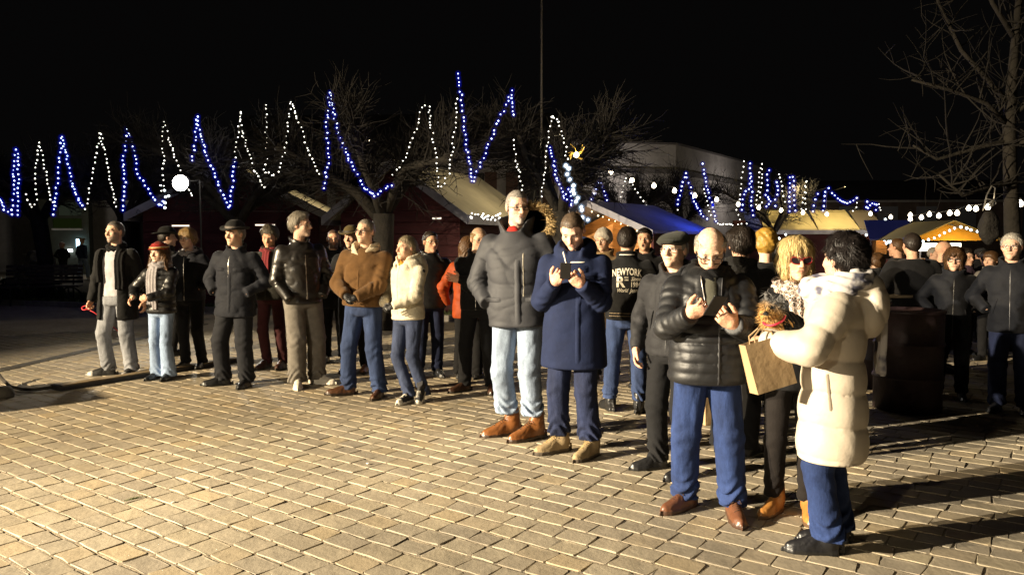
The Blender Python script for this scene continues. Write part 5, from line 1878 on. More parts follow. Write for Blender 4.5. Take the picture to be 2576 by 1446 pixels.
# 1 man with the leash
p1 = person('man in an open black coat and white shirt holding a red leash, far left', -4.62, 8.96, R(-10), 1.80,
            dict(mat=C_blackwool, name='coat', hem=.66, thick=.035, flare=.04, open=dict(w=[.11, .105, .10, .075], x=-.01), shirt=C_white, shirt_hem=.93, crease=.006),
            dict(mat=D_grey, w=(.088, .068, .066)), dict(kind='shoe', col=(.02, .02, .02), sole=(.02, .02, .02), toe=(.35, .34, .32)),
            dict(skin=SK2, yaw=-8, beard=(.20, .18, .16), bf=.75, scalp=(.16, .14, .12), scf=.75, brow=(.08, .06, .05), h=.0055, jw=1.06),
            ((-.335, -.03, .83), (.32, .08, .82), (-.4, .8, 0), (.5, .8, 0)), feet=((-.15, -.02, -60), (.14, .0, 12)), hands=(('hold', (-.25, -.2, -1), (1, -.1, -.2)), ('relaxed', (0, 0, -1), (-1, 0, 0))),
            scarf=dict(mat=C_blackscarf, tails=((-.145, .036, 1.10, 1), (.135, .042, 1.02, 1)), z=.03, r=.03, rx=.082, ry=.085), girth=1.0, h=.0125, hair=dict(style='buzz', mat=hairm('pepper_hair', (.10, .09, .08)), h=.005), tilt=0)
# leash in his hand
w = p1['root'].matrix_basis @ p1['WR'][0]
m = MB()
w = Vector((-4.62, 8.96, 0)) + Matrix.Rotation(R(-10), 3, 'Z') @ p1['WR'][0]
hp = w + Vector((-.03, -.03, -.085))
loop = [hp + Vector((.036 * math.cos(t) - .02, .015 * math.sin(t) - .02, .022 * math.sin(t))) for t in np.linspace(0, 2 * PI, 16)[:-1]]
m.tube(loop, .008, 6, closed=True)
m.tube([hp + Vector((-.02, 0, -.01)), hp + Vector((.08, -.02, -.05)), hp + Vector((.20, .02, -.16)), hp + Vector((.34, .06, -.30)), hp + Vector((.42, .14, -.55)), hp + Vector((.44, .3, -.735))], .006, 6)
tag(m.build('dog_leash', mat('red_webbing', (.45, .012, .02), .6), None, True), 'red dog leash looped round the hand of the man at far left', 'leash')

# 2 girl with the red cap
p2 = person('girl in a red peaked cap, grey scarf and pale flared jeans', -4.0, 8.72, R(-6), 1.55,
            dict(mat=C_puffer2, hem=.75, thick=.030, quilt=.075, qamp=.012, crease=.004),
            dict(mat=D_flare, w=(.080, .062, .086), end=.035, bunch=.006), dict(kind='shoe', col=(.012, .012, .012), sole=(.015, .015, .015)),
            dict(skin=SK4, fem=1, yaw=-10, brow=(.06, .035, .02), lip=(.42, .14, .12), h=.005),
            ((-.235, -.16, .95), (-.005, -.255, .94), (-.8, .4, -.4), (.9, .4, -.4)), feet=((-.07, -.02, -14), (.085, -.05, 6)), hands=(('relaxed', (-.2, -.6, -.5), (.6, .1, -.4)), ('fist', (-.9, -.3, -.1), (.1, .9, 0))),
            hair=dict(style='long', mat=H_brown, h=.007), hat=dict(style='band_cap', mat=cloth('red_felt', (.24, .015, .012), .7), stripe=mat('gold_braid', (.55, .30, .05), .4, metal=.4), stripe2=mat('cream_braid', (.5, .4, .25), .6)),
            scarf=dict(mat=C_greyscarf, tails=((-.065, .045, .86, 1), (.0, .03, .80, 1)), z=.035, r=.038, rz=.055), girth=.92, h=.012)

# 3 hatted man behind
person('man in a wide dark hat seen from behind between the girl and the leash holder', -4.72, 10.5, R(140), 1.74, dict(mat=C_blackwool, name='coat', hem=.6, thick=.03, collar=dict(h=.07, w=.09)), dict(mat=C_blacktrouser), BLK,
       dict(skin=SK1, h=.007, yaw=-20), ((-.3, .05, .8), (.3, .05, .8), RP, LP), hair=dict(style='short', mat=H_dark), hat=dict(style='brim', mat=cloth('dark_felt', (0.0081, 0.00765, 0.0072)), bw=.17, bl=.19, curl=.8), h=.02)
# 4 blond woman
person('woman with short blond hair and glasses in a navy jacket behind the girl', -3.98, 9.5, R(-6), 1.72, dict(mat=C_navy2, zip=2, hem=.84, thick=.03, hood=dict(z=.0)), dict(mat=C_blacktrouser, w=(.085, .06, .05)), BLK,
       dict(skin=SK2, fem=1, yaw=-4, h=.0055, jw=1.05), pocket(), hair=dict(style='fringe', mat=H_dblond), glasses=dict(mat=G_metal), scarf=dict(mat=C_greyscarf, z=.015, r=.03), h=.016)
# 5 man in the dark hat
p5 = person('man in a dark brimmed hat and navy jacket with hands in his pockets', -3.03, 8.31, R(-9), 1.77,
            dict(mat=C_navy2, hem=.76, thick=.042, flare=.02, crease=.009, cfreq=18, collar=dict(h=.055, w=.09, open=.02, flare=.8)), dict(mat=C_darktrouser, w=(.094, .078, .072), bunch=.01), BLK,
            dict(skin=SK2, yaw=-14, pitch=2, h=.005, nose=1.1, brow=(.10, .08, .06)), pocket(1, .245, -.155, 1.06), feet=((-.14, -.02, -55), (.15, -.04, 5)),
            hair=dict(style='short', mat=H_grey), hat=dict(style='fedora', mat=cloth('black_felt', (0.009, 0.009, 0.00945)), band=mat('grey_band', (.09, .075, .065), .7), bw=.14, bl=.165), h=.0125)
decal('zipper', p5['top'], (0, 1.30), .016, .24, Met, p5['jacket'], off=.004, nu=3, nv=14)
decal('placket', p5['top'], (.012, 1.02), .05, .46, C_navy2, p5['jacket'], off=.008, nu=4, nv=14)
for sx in (-.105, .105):
    decal('pocket_flap', p5['top'], (sx, 1.27), .12, .05, C_navy2, p5['jacket'], off=.010)
# 6 man with the maroon scarf
person('dark haired man in a maroon scarf looking down behind the leather jacket', -2.95, 9.45, R(-12), 1.76, dict(zip=1, mat=cloth('dark_olive_cloth', (0.0143, 0.01365, 0.0104)), hem=.85, thick=.03, collar=dict(h=.05, w=.09)), dict(mat=C_maroon, w=(.075, .056, .05)), dict(kind='boot', col=(.05, .022, .015), sole=(.02, .015, .01)),
       dict(skin=(.60, .33, .20), yaw=14, pitch=20, roll=8, h=.0055, brow=(.04, .03, .02)), pocket(1, .24, -.1, 1.0), hair=dict(style='full', mat=hairm('dark_grey_hair', (.09, .075, .055))), scarf=dict(mat=cloth('maroon_knit', (0.143, 0.0195, 0.02275)), tails=((.02, .05, 1.18, 1),), z=.02), h=.016)
# 7 leather jacket
p7 = person('grey haired man in a black leather jacket and grey trousers looking to the right', -2.24, 8.29, R(34), 1.87,
            dict(mat=C_leather, hem=.90, thick=.03, crease=.012, cfreq=17, collar=dict(h=.05, w=.092, open=.02, flare=1.2), sleeve=.006), dict(mat=C_grey, w=(.096, .082, .078), bunch=.012), dict(kind='sneaker', col=(.60, .56, .48), sole=(.66, .62, .54), mat=M_shoe_matt),
            dict(skin=SK1, yaw=42, h=.005, beard=(.32, .28, .24), bf=.5), ((-.185, -.13, .97), (.18, -.13, .98), (-.7, .8, -.1), (.8, .6, -.1)), feet=((-.10, -.02, -20), (.14, .03, 38)),
            hair=dict(style='full', mat=H_grey), glasses=dict(mat=G_metal, r=.0016), girth=1.02, h=.0115)
decal('zipper', p7['top'], (0, 1.20), .018, .5, Met, p7['jacket'], off=.004, nu=3, nv=16)
# 8 bearded man behind, half hidden
person('dark bearded man half hidden behind the leather jacket', -2.33, 10.0, R(8), 1.72, dict(mat=C_black, hem=.7, thick=.03, collar=dict(h=.05, w=.09)), dict(mat=C_blacktrouser), BLK, dict(skin=SK3, h=.007, yaw=8, beard=(.03, .02, .015), bf=.9, scalp=(.03, .02, .015), scf=.9), pocket(), h=.02)
# 9 brown hat
person('man in an olive brown hat half hidden behind the brown jacket', -1.88, 9.2, R(-8), 1.73, dict(mat=C_black, name='coat', hem=.55, thick=.03, collar=dict(h=.06, w=.09)), dict(mat=C_blacktrouser), dict(kind='shoe', col=(.13, .05, .02), sole=(.02, .015, .01)),
       dict(skin=SK1, h=.007, yaw=-10), pocket(), hair=dict(style='short', mat=H_dark), hat=dict(style='brim', mat=cloth('olive_felt', (.075, .055, .020)), band=mat('dark_band', (.03, .022, .012), .7), bw=.15, bl=.17), h=.018)
# 10 brown shearling
p10 = person('man in a brown suede jacket with a cream fleece collar, jeans and clasped gloves', -1.53, 7.75, R(-12), 1.79,
             dict(mat=C_brown, hem=.92, thick=.042, crease=.008, cfreq=18, sleeve=.006), dict(mat=D_blue, w=(.090, .070, .066), bunch=.012), dict(kind='shoe', col=(.075, .032, .014), sole=(.025, .016, .01)),
             dict(skin=SK2, yaw=-12, pitch=-2, h=.005, scalp=(.30, .27, .23), scf=.6, brow=(.15, .11, .08), jw=1.04), ((-.085, -.265, 1.04), (.035, -.275, 1.03), (-.9, .5, -.3), (.9, .5, -.3)), feet=((-.17, .0, -58), (.19, -.02, 4)), hands=(('fist', (.7, -.5, -.3), (.2, .5, -.8)), ('hold', (-.7, -.5, -.35), (-.1, .6, -.7))), gloves=Glove_black,
             hair=dict(style='buzz', mat=hairm('silver_hair', (.20, .175, .145)), h=.005), glasses=dict(mat=G_black, w=.024, hh=.015, r=.0026), scarf=dict(mat=C_cream, name='collar', vcut=1, z=.02, r=.030, rx=.116, ry=.112, rz=.075), girth=1.0, belly=.02, h=.0115)
decal('button_placket', p10['top'], (.0, 1.12), .03, .36, C_brown, p10['jacket'], off=.006, nu=4, nv=12)
# 11 white fleece woman
p11 = person('woman in a white fleece jacket and jeans standing with crossed legs', -1.02, 7.56, R(-36), 1.62,
             dict(mat=C_fleece_w, hem=.80, thick=.034, crease=.006, cfreq=16, flare=.015, collar=dict(h=.085, w=.094, t=.016, open=.012), hood=dict(z=-.005)), dict(mat=D_mid, w=(.084, .060, .052), bunch=.006, bend=1.03, pole=((-.9, -.5, 0), (-.2, -1, 0))), dict(kind='sneaker', col=(.02, .02, .024), sole=(.62, .58, .52), toe=(.60, .57, .5), laces=W_trim, mat=M_shoe_matt),
             dict(skin=SK2, fem=1, yaw=-8, pitch=-2, h=.005, lip=(.5, .2, .16), brow=(.2, .14, .09)), ((-.20, -.14, .96), (.07, -.27, .95), (-.8, .6, -.2), (1, .5, -.3)), feet=((.09, -.12, 8), (.165, .02, 14, 52, .095)), hands=(None, ('point', (-.65, -.65, -.25), (-.5, .4, -.5))), gloves=Glove_black,
             hair=dict(style='tied', mat=hairm('ash_hair', (0.252, 0.21, 0.14))), scarf=dict(mat=C_gold, z=.02, r=.026, rx=.072, ry=.076), girth=.95, h=.0105)
decal('zipper', p11['top'], (-.01, 1.10), .014, .52, mat('dark_zip', (.20, .18, .14), .5), p11['jacket'], off=.003, nu=3, nv=16)
decal('badge', p11['top'], (-.0, 1.28), .04, .04, G_black, p11['jacket'], side='left', off=.004, round_=True)
# 12 man behind her
person('man with glasses in a dark puffer half hidden behind the white fleece jacket', -.98, 8.9, R(18), 1.68, dict(mat=C_puffer2, hem=.8, thick=.04, quilt=.09, collar=dict(h=.06, w=.09)), dict(mat=D_dark), BLK, dict(skin=SK3, h=.007, yaw=15), pocket(), hair=dict(style='short', mat=H_dark), glasses=dict(mat=G_metal), h=.018)
# 13 orange jacket
person('person in an orange jacket half hidden left of the man with crossed arms', -.50, 8.75, R(165), 1.62, dict(mat=C_orange, hem=.70, thick=.035, flare=.03, crease=.010), dict(mat=C_blacktrouser), BLK, dict(skin=SK1, fem=1, h=.008, yaw=-30), ((-.27, -.05, .85), (.27, -.05, .85), RP, LP), hair=dict(style='long', mat=H_brown, h=.009), h=.017)
# 14 crossed arms
person('man with glasses in a black jacket with crossed arms left of the tallest man', -.34, 7.96, R(-8), 1.72, dict(mat=C_black, zip=2, hem=.86, thick=.03, crease=.008, collar=dict(h=.055, w=.09, open=.02)), dict(mat=C_blacktrouser, w=(.085, .064, .058)), dict(kind='shoe', col=(.05, .024, .014), sole=(.02, .015, .01)),
       dict(skin=SK2, yaw=30, pitch=12, h=.0055, scalp=(.22, .14, .08), scf=.5, beard=(.25, .16, .1), bf=.35), ((.14, -.21, 1.15), (-.15, -.22, 1.18), (-.8, -.1, -.9), (.8, -.1, -.9)), feet=((-.17, .02, -40), (.13, -.03, 10)), hands=(None, ('flat', (-1, .2, .25), (0, 1, 0))), hair=dict(style='thin', mat=H_dblond), glasses=dict(mat=G_metal), h=.014)
# 15 tall man
p15 = person('tallest man in a charcoal parka with a fur trimmed hood, pale jeans and brown boots', .08, 6.12, R(-16), 1.975,
             dict(mat=C_parka, name='parka', hem=.90, thick=.044, crease=.010, cfreq=15, flare=.02, sleeve=.006, collar=dict(h=.11, w=.112, t=.016, open=.03, flare=1.1)), dict(mat=D_light, w=(.086, .070, .064), bunch=.016, end=.185), dict(kind='boot', col=(.17, .062, .016), sole=(.035, .02, .012), laces=mat('brown_lace', (.05, .025, .01), .7), scale=1.05),
             dict(skin=SK2, yaw=34, pitch=6, h=.0048, beard=(.36, .34, .32), bf=.75, scalp=(.30, .28, .25), scf=.55, brow=(.10, .08, .07), nose=1.12), ((-.215, -.14, 1.10), (.20, -.16, 1.09), (-.8, .7, -.1), (.9, .5, -.1)), feet=((-.12, .03, -52), (.11, -.05, -42)),
             hair=dict(style='buzz', mat=hairm('steel_hair', (.22, .20, .18)), h=.005), glasses=dict(mat=G_black, r=.0028, w=.025, hh=.014), girth=1.0, belly=.03, h=.0105)
decal('zipper', p15['top'], (.10, 1.32), .014, .36, mat('dark_zip'), p15['jacket'], off=.004, nu=3, nv=14, skew=.0)
decal('storm_flap', p15['top'], (.055, 1.18), .055, .52, C_parka, p15['jacket'], off=.010, nu=5, nv=14)
decal('pocket_flap', p15['top'], (-.15, 1.12), .15, .045, C_parka, p15['jacket'], off=.010)
decal('pocket_flap', p15['top'], (.17, 1.12), .13, .045, C_parka, p15['jacket'], off=.010)
# red shirt front and the hood with fur
m15 = p15['s']
v, fc = nets(lambda P: smax(ell(P, (0, -.085, 1.44 * m15), (.055, .03, .075)), -P[1] - .125, .01) + .004 * wob(P, 3, 60), (-.09, -.16, 1.33 * m15), (.09, 0, 1.53 * m15), .008)
mobj('neckerchief', v, fc, cloth('red_cloth', (.32, .018, .012)), p15['root'])


def fur_hood(pp, fur, lining, c, rx, rz, yaw):
    """open hood standing behind the neck, with a rim of fur"""
    Rm = Matrix.Rotation(yaw, 3, 'Z')
    C0 = Vector(c)

    def f(P):
        x, y, z = P[0] - C0.x, P[1] - C0.y, P[2] - C0.z
        d = ell((x, y, z), (0, .04, 0), (rx, .15, rz))
        inn = ell((x, y, z), (0, .0, .01), (rx - .025, .15, rz - .02))
        return smax(smax(d, -inn, .01), -y - .05, .01) + .006 * wob(P, 6, 30)
    v, q = nets(f, tuple(C0 + Vector((-.24, -.2, -.25))), tuple(C0 + Vector((.24, .26, .25))), .012)
    hb = mobj('hood', v, q, lining, pp['root'])
    r = np.random.RandomState(3)
    V, F, Cc = [], [], []
    n = 3600
    for i in range(n):
        t = r.rand() * 2 * PI
        if math.sin(t) < -.72 or (math.cos(t) < -.45 and math.sin(t) > -.35): continue
        p = np.array([math.cos(t) * (rx - .005), -.05 + r.randn() * .014, math.sin(t) * (rz - .005)])
        d = np.array([math.cos(t) * .8, -.35 + r.randn() * .45, math.sin(t) * .8]) + r.randn(3) * .4
        d /= np.linalg.norm(d)
        ln = .045 + .05 * r.rand()
        sd = np.cross(d, r.randn(3)); sd /= np.linalg.norm(sd); sd *= .0030
        a = p - d * .01
        b_ = p + d * ln * .55 + np.array([0, 0, -.004])
        e = p + d * ln + np.array([0, 0, -.014])
        k = len(V)
        V += [a - sd, a + sd, b_ + sd * .8, b_ - sd * .8, e]
        F += [(k, k + 1, k + 2, k + 3), (k + 3, k + 2, k + 4)]
        base = np.array((.38, .265, .115)) * (.35 + .95 * r.rand())
        Cc += [base * .5, base * .5, base, base, base * 1.5]
    V = np.array(V) + np.array(C0)
    mobj('fur_trim', V.tolist(), F, fur, hb, smooth=False, col=np.array(Cc))


M_fur = mat('fur', attr='Col', rough=.8)
fur_hood(p15, M_fur, C_hoodnavy, (.10, .085, 1.52 * m15), .162, .125, 0)

# 16 blue coat with phone
p16 = person('man in a long navy blue coat reading his phone, left of the varsity jacket', .46, 5.62, R(-12), 1.79,
             dict(mat=C_royal, name='coat', hem=.655, thick=.036, flare=.035, crease=.004, cfreq=12, sleeve=.004, hood=dict(z=.02, back=.0), collar=dict(h=.07, w=.098, t=.012, open=.05, flare=1.2)), dict(mat=D_dark, w=(.088, .070, .068), bunch=.014, end=.125), dict(kind='boot', col=(.26, .19, .10), sole=(.06, .045, .03), laces=mat('tan_lace', (.30, .21, .09), .7), mat=M_shoe_matt, scale=1.0),
             dict(skin=(.63, .40, .29), yaw=-6, pitch=35, h=.0048, scalp=(.11, .075, .05), scf=.5, brow=(.06, .04, .03), dy=-.02, dz=.015, jw=1.05), ((-.105, -.30, 1.28), (.09, -.305, 1.27), (-.5, .55, -.8), (.5, .55, -.8)), feet=((-.12, .03, -50), (.13, -.06, -28)),
             hands=(('phone', (.45, -.60, .66), (.35, .75, .45)), ('phone', (-.62, -.50, .55), (-.2, .80, .45))), girth=1.0, belly=.055, h=.010, hair=dict(style='buzz', mat=hairm('cropped_hair', (.075, .052, .035)), h=.005), tilt=0)
Tr = Matrix.Translation((.46, 5.62, 0)) @ Matrix.Rotation(R(-12), 4, 'Z')


def phone(loc, rot, label, S=(.074, .150, .009)):
    root = empty('mobile_phone', loc)
    root.rotation_euler = rot
    tag(root, label, 'phone', 'phones held by men')
    m = MB(); m.box((0, 0, 0), S); b = m.build('case', mat('phone_case', (.012, .012, .013), .3), root)
    bv = b.modifiers.new('bevel', 'BEVEL'); bv.width = .004; bv.segments = 2
    m = MB(); m.box((0, 0, S[2] / 2 + .0008), (S[0] * .92, S[1] * .94, .001)); m.build('screen', mat('phone_screen', (.02, .02, .025), .08, emit=(.6, .7, 1), estr=.25), root)
    m = MB(); m.box((S[0] * .25, S[1] * .38, -S[2] / 2 - .001), (.022, .022, .002)); m.build('camera', M_dark, root)


ph = Tr @ Vector((-.012, -.405, 1.372))
phone(ph, (R(-48), R(4), R(-12) + R(6)), 'dark phone held by the man in the navy blue coat')
decal('collar_trim', p16['top'], (-.055, 1.445), .014, .12, W_trim, p16['jacket'], off=.008, nu=3, nv=8, skew=-.35)
decal('collar_trim', p16['top'], (.035, 1.425), .11, .012, W_trim, p16['jacket'], off=.008, nu=8, nv=3, skew=0)
decal('collar_flap', p16['top'], (.03, 1.375), .17, .06, C_royal, p16['jacket'], off=.012, nu=8, nv=5)
decal('placket', p16['top'], (.05, 1.0), .045, .62, C_royal, p16['jacket'], off=.007, nu=4, nv=14)

# 17 white haired woman behind
person('white haired elderly woman with glasses behind the blue coat shoulder', 1.04, 8.6, R(-25), 1.71, dict(mat=cloth('fawn_wool', (0.195, 0.13, 0.065)), name='coat', hem=.6, thick=.03, collar=dict(h=.05, w=.09)), dict(mat=C_blacktrouser), BLK, dict(skin=SK2, fem=1, h=.007, yaw=-5, pitch=8), ((-.2, -.2, 1.2), (.1, -.25, 1.3), RP, LP), hands=(None, ('fist', (-.3, 0, 1), (0, 1, 0))), hair=dict(style='fringe', mat=H_white), glasses=dict(mat=G_metal), h=.02)
# 18 varsity jacket
p18 = person('person seen from behind in a black varsity jacket lettered NEWYORK', 1.05, 7.02, R(172), 1.70,
             dict(mat=C_varsity, hem=.86, thick=.036, crease=.005, collar=dict(h=.045, w=.082)), dict(mat=D_blue, w=(.086, .064, .060), bunch=.010, end=.12), BOOT,
             dict(skin=SK3, h=.005, yaw=-14, scalp=(.02, .015, .012), scf=.85), ((-.26, -.10, .95), (.27, -.12, .95), RP, LP), feet=((-.13, .02, -20), (.15, -.06, 25)), hair=dict(style='short', mat=H_dark, h=.005), h=.0115, tilt=0)
T18, J18 = p18['top'], p18['jacket']
zb = 1.272
for tx, cx, dz, sz, xs_, ft, shr, ar in (('NEWYORK', 0, 0, .088, .60, .0022, 0, 1.0), ('R', -.058, -.108, .135, .95, .004, 0, 0), ('NYC', -.004, -.030, .020, .9, .0008, 0, 0), ('1984', -.004, -.052, .020, .9, .0008, 0, 0),
                                         ('Since', .078, -.052, .050, .8, .0008, .35, 0), ('1984', .078, -.108, .064, .72, .0012, 0, 0), ('World', -.040, -.155, .048, .75, .0006, .35, 0), ('Jeans', .070, -.157, .052, .8, .0006, .35, 0)):
    lettering('lettering', T18, tx, (cx, zb + dz), sz, P_print, J18, fat=ft, arch=ar, shear=shr, xs=xs_)
lettering('lettering', T18, 'VINTAGE', (-.055, zb - .073), .026, mat('print_dark', (.015, .015, .015), .8), J18, off=.006, xs=.85)
decal('collar_stripe', T18, (0, 1.452), .15, .012, W_trim, J18, side='back', off=.006, nu=12, nv=3)
for zz in (.90, .925):
    decal('hem_stripe', T18, (0, zz), .34, .007, mat('tan_trim', (.36, .27, .17), .8), J18, side='back', off=.004, nu=16, nv=3)
# 19 shouting man
person('man with an open mouth in a black jacket facing the varsity jacket', 1.46, 8.3, R(-14), 1.71, dict(mat=C_black, zip=2, hem=.7, thick=.035, collar=dict(h=.05, w=.095, open=.03)), dict(mat=C_blacktrouser), BLK, dict(skin=SK3, h=.0055, yaw=-2, mouth=1.0, scalp=(.05, .03, .02), scf=.9), pocket(), hair=dict(style='short', mat=H_dark), h=.016)
# 20 flat cap
p20 = person('elderly man in a flat cap and grey jacket half hidden behind the bald man', 1.10, 5.22, R(-32), 1.63,
             dict(zip=1, mat=cloth('slate_cloth', (0.0144, 0.0144, 0.0162), .7), hem=.80, thick=.034, crease=.010, collar=dict(h=.06, w=.092, open=.02)), dict(mat=C_blacktrouser, w=(.086, .070, .066), bunch=.012), dict(kind='shoe', col=(.014, .014, .015), sole=(.012, .012, .012)),
             dict(skin=SK2, yaw=-6, pitch=-3, h=.0048, brow=(.3, .27, .22), nose=1.15), ((-.235, -.08, .84), (.25, 0, .85), (-.5, .9, 0), (.5, .9, 0)), feet=((-.10, -.02, -42), (.14, -.10, -25)), hands=(('relaxed', (0, -.25, -1), (.9, .2, 0)), None),
             hair=dict(style='thin', mat=H_grey), hat=dict(style='flat', mat=cloth('green_tweed', (0.0247, 0.026, 0.0195), .95, .05, (90, .004))), glasses=dict(mat=G_metal, r=.002), h=.0105)
# 21 bald man with phone
p21 = person('bald man with round glasses in a black quilted jacket reading his phone', 1.13, 4.40, R(-6), 1.665,
             dict(mat=C_puffer, hem=.775, thick=.036, quilt=.056, qamp=.0095, grid=1.16, crease=.005, flare=.015, sleeve=.008, hood=dict(z=.0, back=.01), shirt=None), dict(mat=D_vivid, w=(.090, .076, .070), bunch=.012), dict(kind='shoe', col=(.125, .050, .024), sole=(.06, .03, .018), laces=mat('dark_brown_lace', (.06, .028, .016), .6), scale=1.04),
             dict(skin=(.64, .42, .29), yaw=-4, pitch=33, h=.0042, brow=(.30, .25, .20), dy=-.02, dz=.012, jw=1.06, nose=1.1), ((-.15, -.35, 1.185), (.08, -.365, 1.135), (-.55, .45, -.8), (.55, .45, -.8)), feet=((-.11, .05, -46), (.15, -.07, 2)),
             hands=(('phone', (.66, -.50, .45), (.3, .75, .5)), ('phone', (-.75, -.40, .50), (-.1, .82, .45), 1.05)), hair=dict(style='thin', mat=H_white, h=.005), glasses=dict(mat=G_black, w=.024, hh=.018, e=.9, r=.0026, y=-.100, z=-.012), scarf=dict(mat=C_blackscarf, z=.035, r=.036, rx=.090, ry=.094, rz=.055), girth=1.02, belly=.075, h=.0092, tilt=0)
T21, J21 = p21['top'], p21['jacket']
decal('shirt_front', T21, (-.005, 1.30), .075, .18, cloth('olive_shirt', (.07, .068, .05)), p21['root'], off=.005, nu=6, nv=10)
decal('zipper', T21, (.030, 1.00), .016, .44, mat('dark_zip_matt', (.03, .03, .033), .5), J21, off=.006, nu=3, nv=22)
decal('zip_edge', T21, (-.048, 1.29), .010, .22, Met, J21, off=.007, nu=3, nv=12, skew=-.12)
decal('zip_edge', T21, (.050, 1.29), .008, .22, mat('dark_zip_matt'), J21, off=.007, nu=3, nv=12, skew=.12)
decal('sleeve_badge', T21, (-.02, 1.235), .045, .062, W_trim, J21, side='right', off=.006, round_=True, nu=8, nv=8)
Tr = Matrix.Translation((1.13, 4.40, 0)) @ Matrix.Rotation(R(-6), 4, 'Z')
ph = Tr @ Vector((-.035, -.47, 1.245))
phone(ph, (R(-46), R(6), R(-6) + R(18)), 'black phone held by the bald man in the quilted jacket')
# 22-24 behind
person('dark haired person in a black fur coat with back turned right of the bald man', 1.66, 5.65, R(150), 1.665, dict(mat=cloth('black_fur_cloth', (0.0063, 0.00585, 0.0054), .95, .05, (60, .012)), name='coat', hem=.6, thick=.05, crease=.012, collar=dict(h=.05, w=.1)), dict(mat=C_blacktrouser), BLK, dict(skin=SK3, h=.006, yaw=20), ((-.25, -.1, .9), (.25, -.1, .9), RP, LP), hair=dict(style='full', mat=H_dark), h=.015)
person('person with golden curls turned away behind the black fur coat', 2.13, 6.5, R(165), 1.665, dict(mat=C_black, hem=.7, thick=.035), dict(mat=C_blacktrouser), BLK, dict(skin=SK2, fem=1, h=.008), ((-.25, -.1, .9), (.25, -.1, .9), RP, LP), hair=dict(style='curly', mat=H_gold), h=.02)
person('dark haired person with a yellow scarf left of the blonde woman', 2.52, 7.2, R(130), 1.54, dict(mat=C_black, hem=.7, thick=.035), dict(mat=C_blacktrouser), BLK, dict(skin=SK1, fem=1, h=.008), ((-.25, -.1, .9), (.25, -.1, .9), RP, LP), hair=dict(style='full', mat=H_dark), scarf=dict(mat=C_yellow, z=.0, r=.045, rx=.1, ry=.1, rz=.06), h=.02)
# 25 blonde woman
M_leop = bpy.data.materials.new('leopard_knit'); M_leop.use_nodes = True
nt = M_leop.node_tree; N, L_ = nt.nodes, nt.links
b = N['Principled BSDF']; b.inputs['Roughness'].default_value = .9
vo = N.new('ShaderNodeTexVoronoi'); vo.inputs['Scale'].default_value = 62; vo.feature = 'F1'
rp = N.new('ShaderNodeValToRGB'); rp.color_ramp.interpolation = 'CONSTANT'
rp.color_ramp.elements[0].color = (.45, .32, .24, 1); rp.color_ramp.elements[1].position = .32; rp.color_ramp.elements[1].color = (.02, .016, .016, 1)
e = rp.color_ramp.elements.new(.52); e.color = (.50, .42, .36, 1)
tc = N.new('ShaderNodeTexCoord'); L_.new(tc.outputs['Object'], vo.inputs['Vector']); L_.new(vo.outputs['Distance'], rp.inputs[0]); L_.new(rp.outputs[0], b.inputs['Base Color'])
p25 = person('blonde woman in red sunglasses and a leopard scarf carrying a small dog', 1.61, 4.36, R(-4), 1.585,
             dict(mat=C_black, hem=.74, thick=.03, crease=.006, sleeve=.006), dict(mat=cloth('brown_black_trouser', (0.009, 0.00675, 0.00585)), w=(.080, .058, .048), bunch=.005, end=.09), dict(kind='boot', col=(.34, .15, .035), sole=(.09, .05, .025)),
             dict(skin=(.68, .44, .28), fem=1, yaw=2, h=.0044, lip=(.46, .17, .12), jw=1.02), ((-.20, -.24, 1.09), (.02, -.29, 1.03), (-1, .3, -.5), (1, .3, -.5)), feet=((-.08, .02, -42), (.09, -.05, -12)), hands=(('relaxed', (-.4, -.8, 0), (.8, 0, .2)), ('hold', (-.9, -.2, 0), (0, .6, .6))),
             hair=dict(style='bob', mat=H_blond, h=.0055), glasses=dict(mat=G_red, w=.027, hh=.019, r=.003, cat=.25, lens=G_lens, y=-.100), scarf=dict(mat=M_leop, z=.005, r=.040, rx=.092, ry=.098, rz=.06, tails=((.0, .075, 1.14, 1),), h=.008), girth=.95, h=.011, tilt=0)
# 26 small dog in her arms
DX = Vector((1.375, 3.98, 1.105))


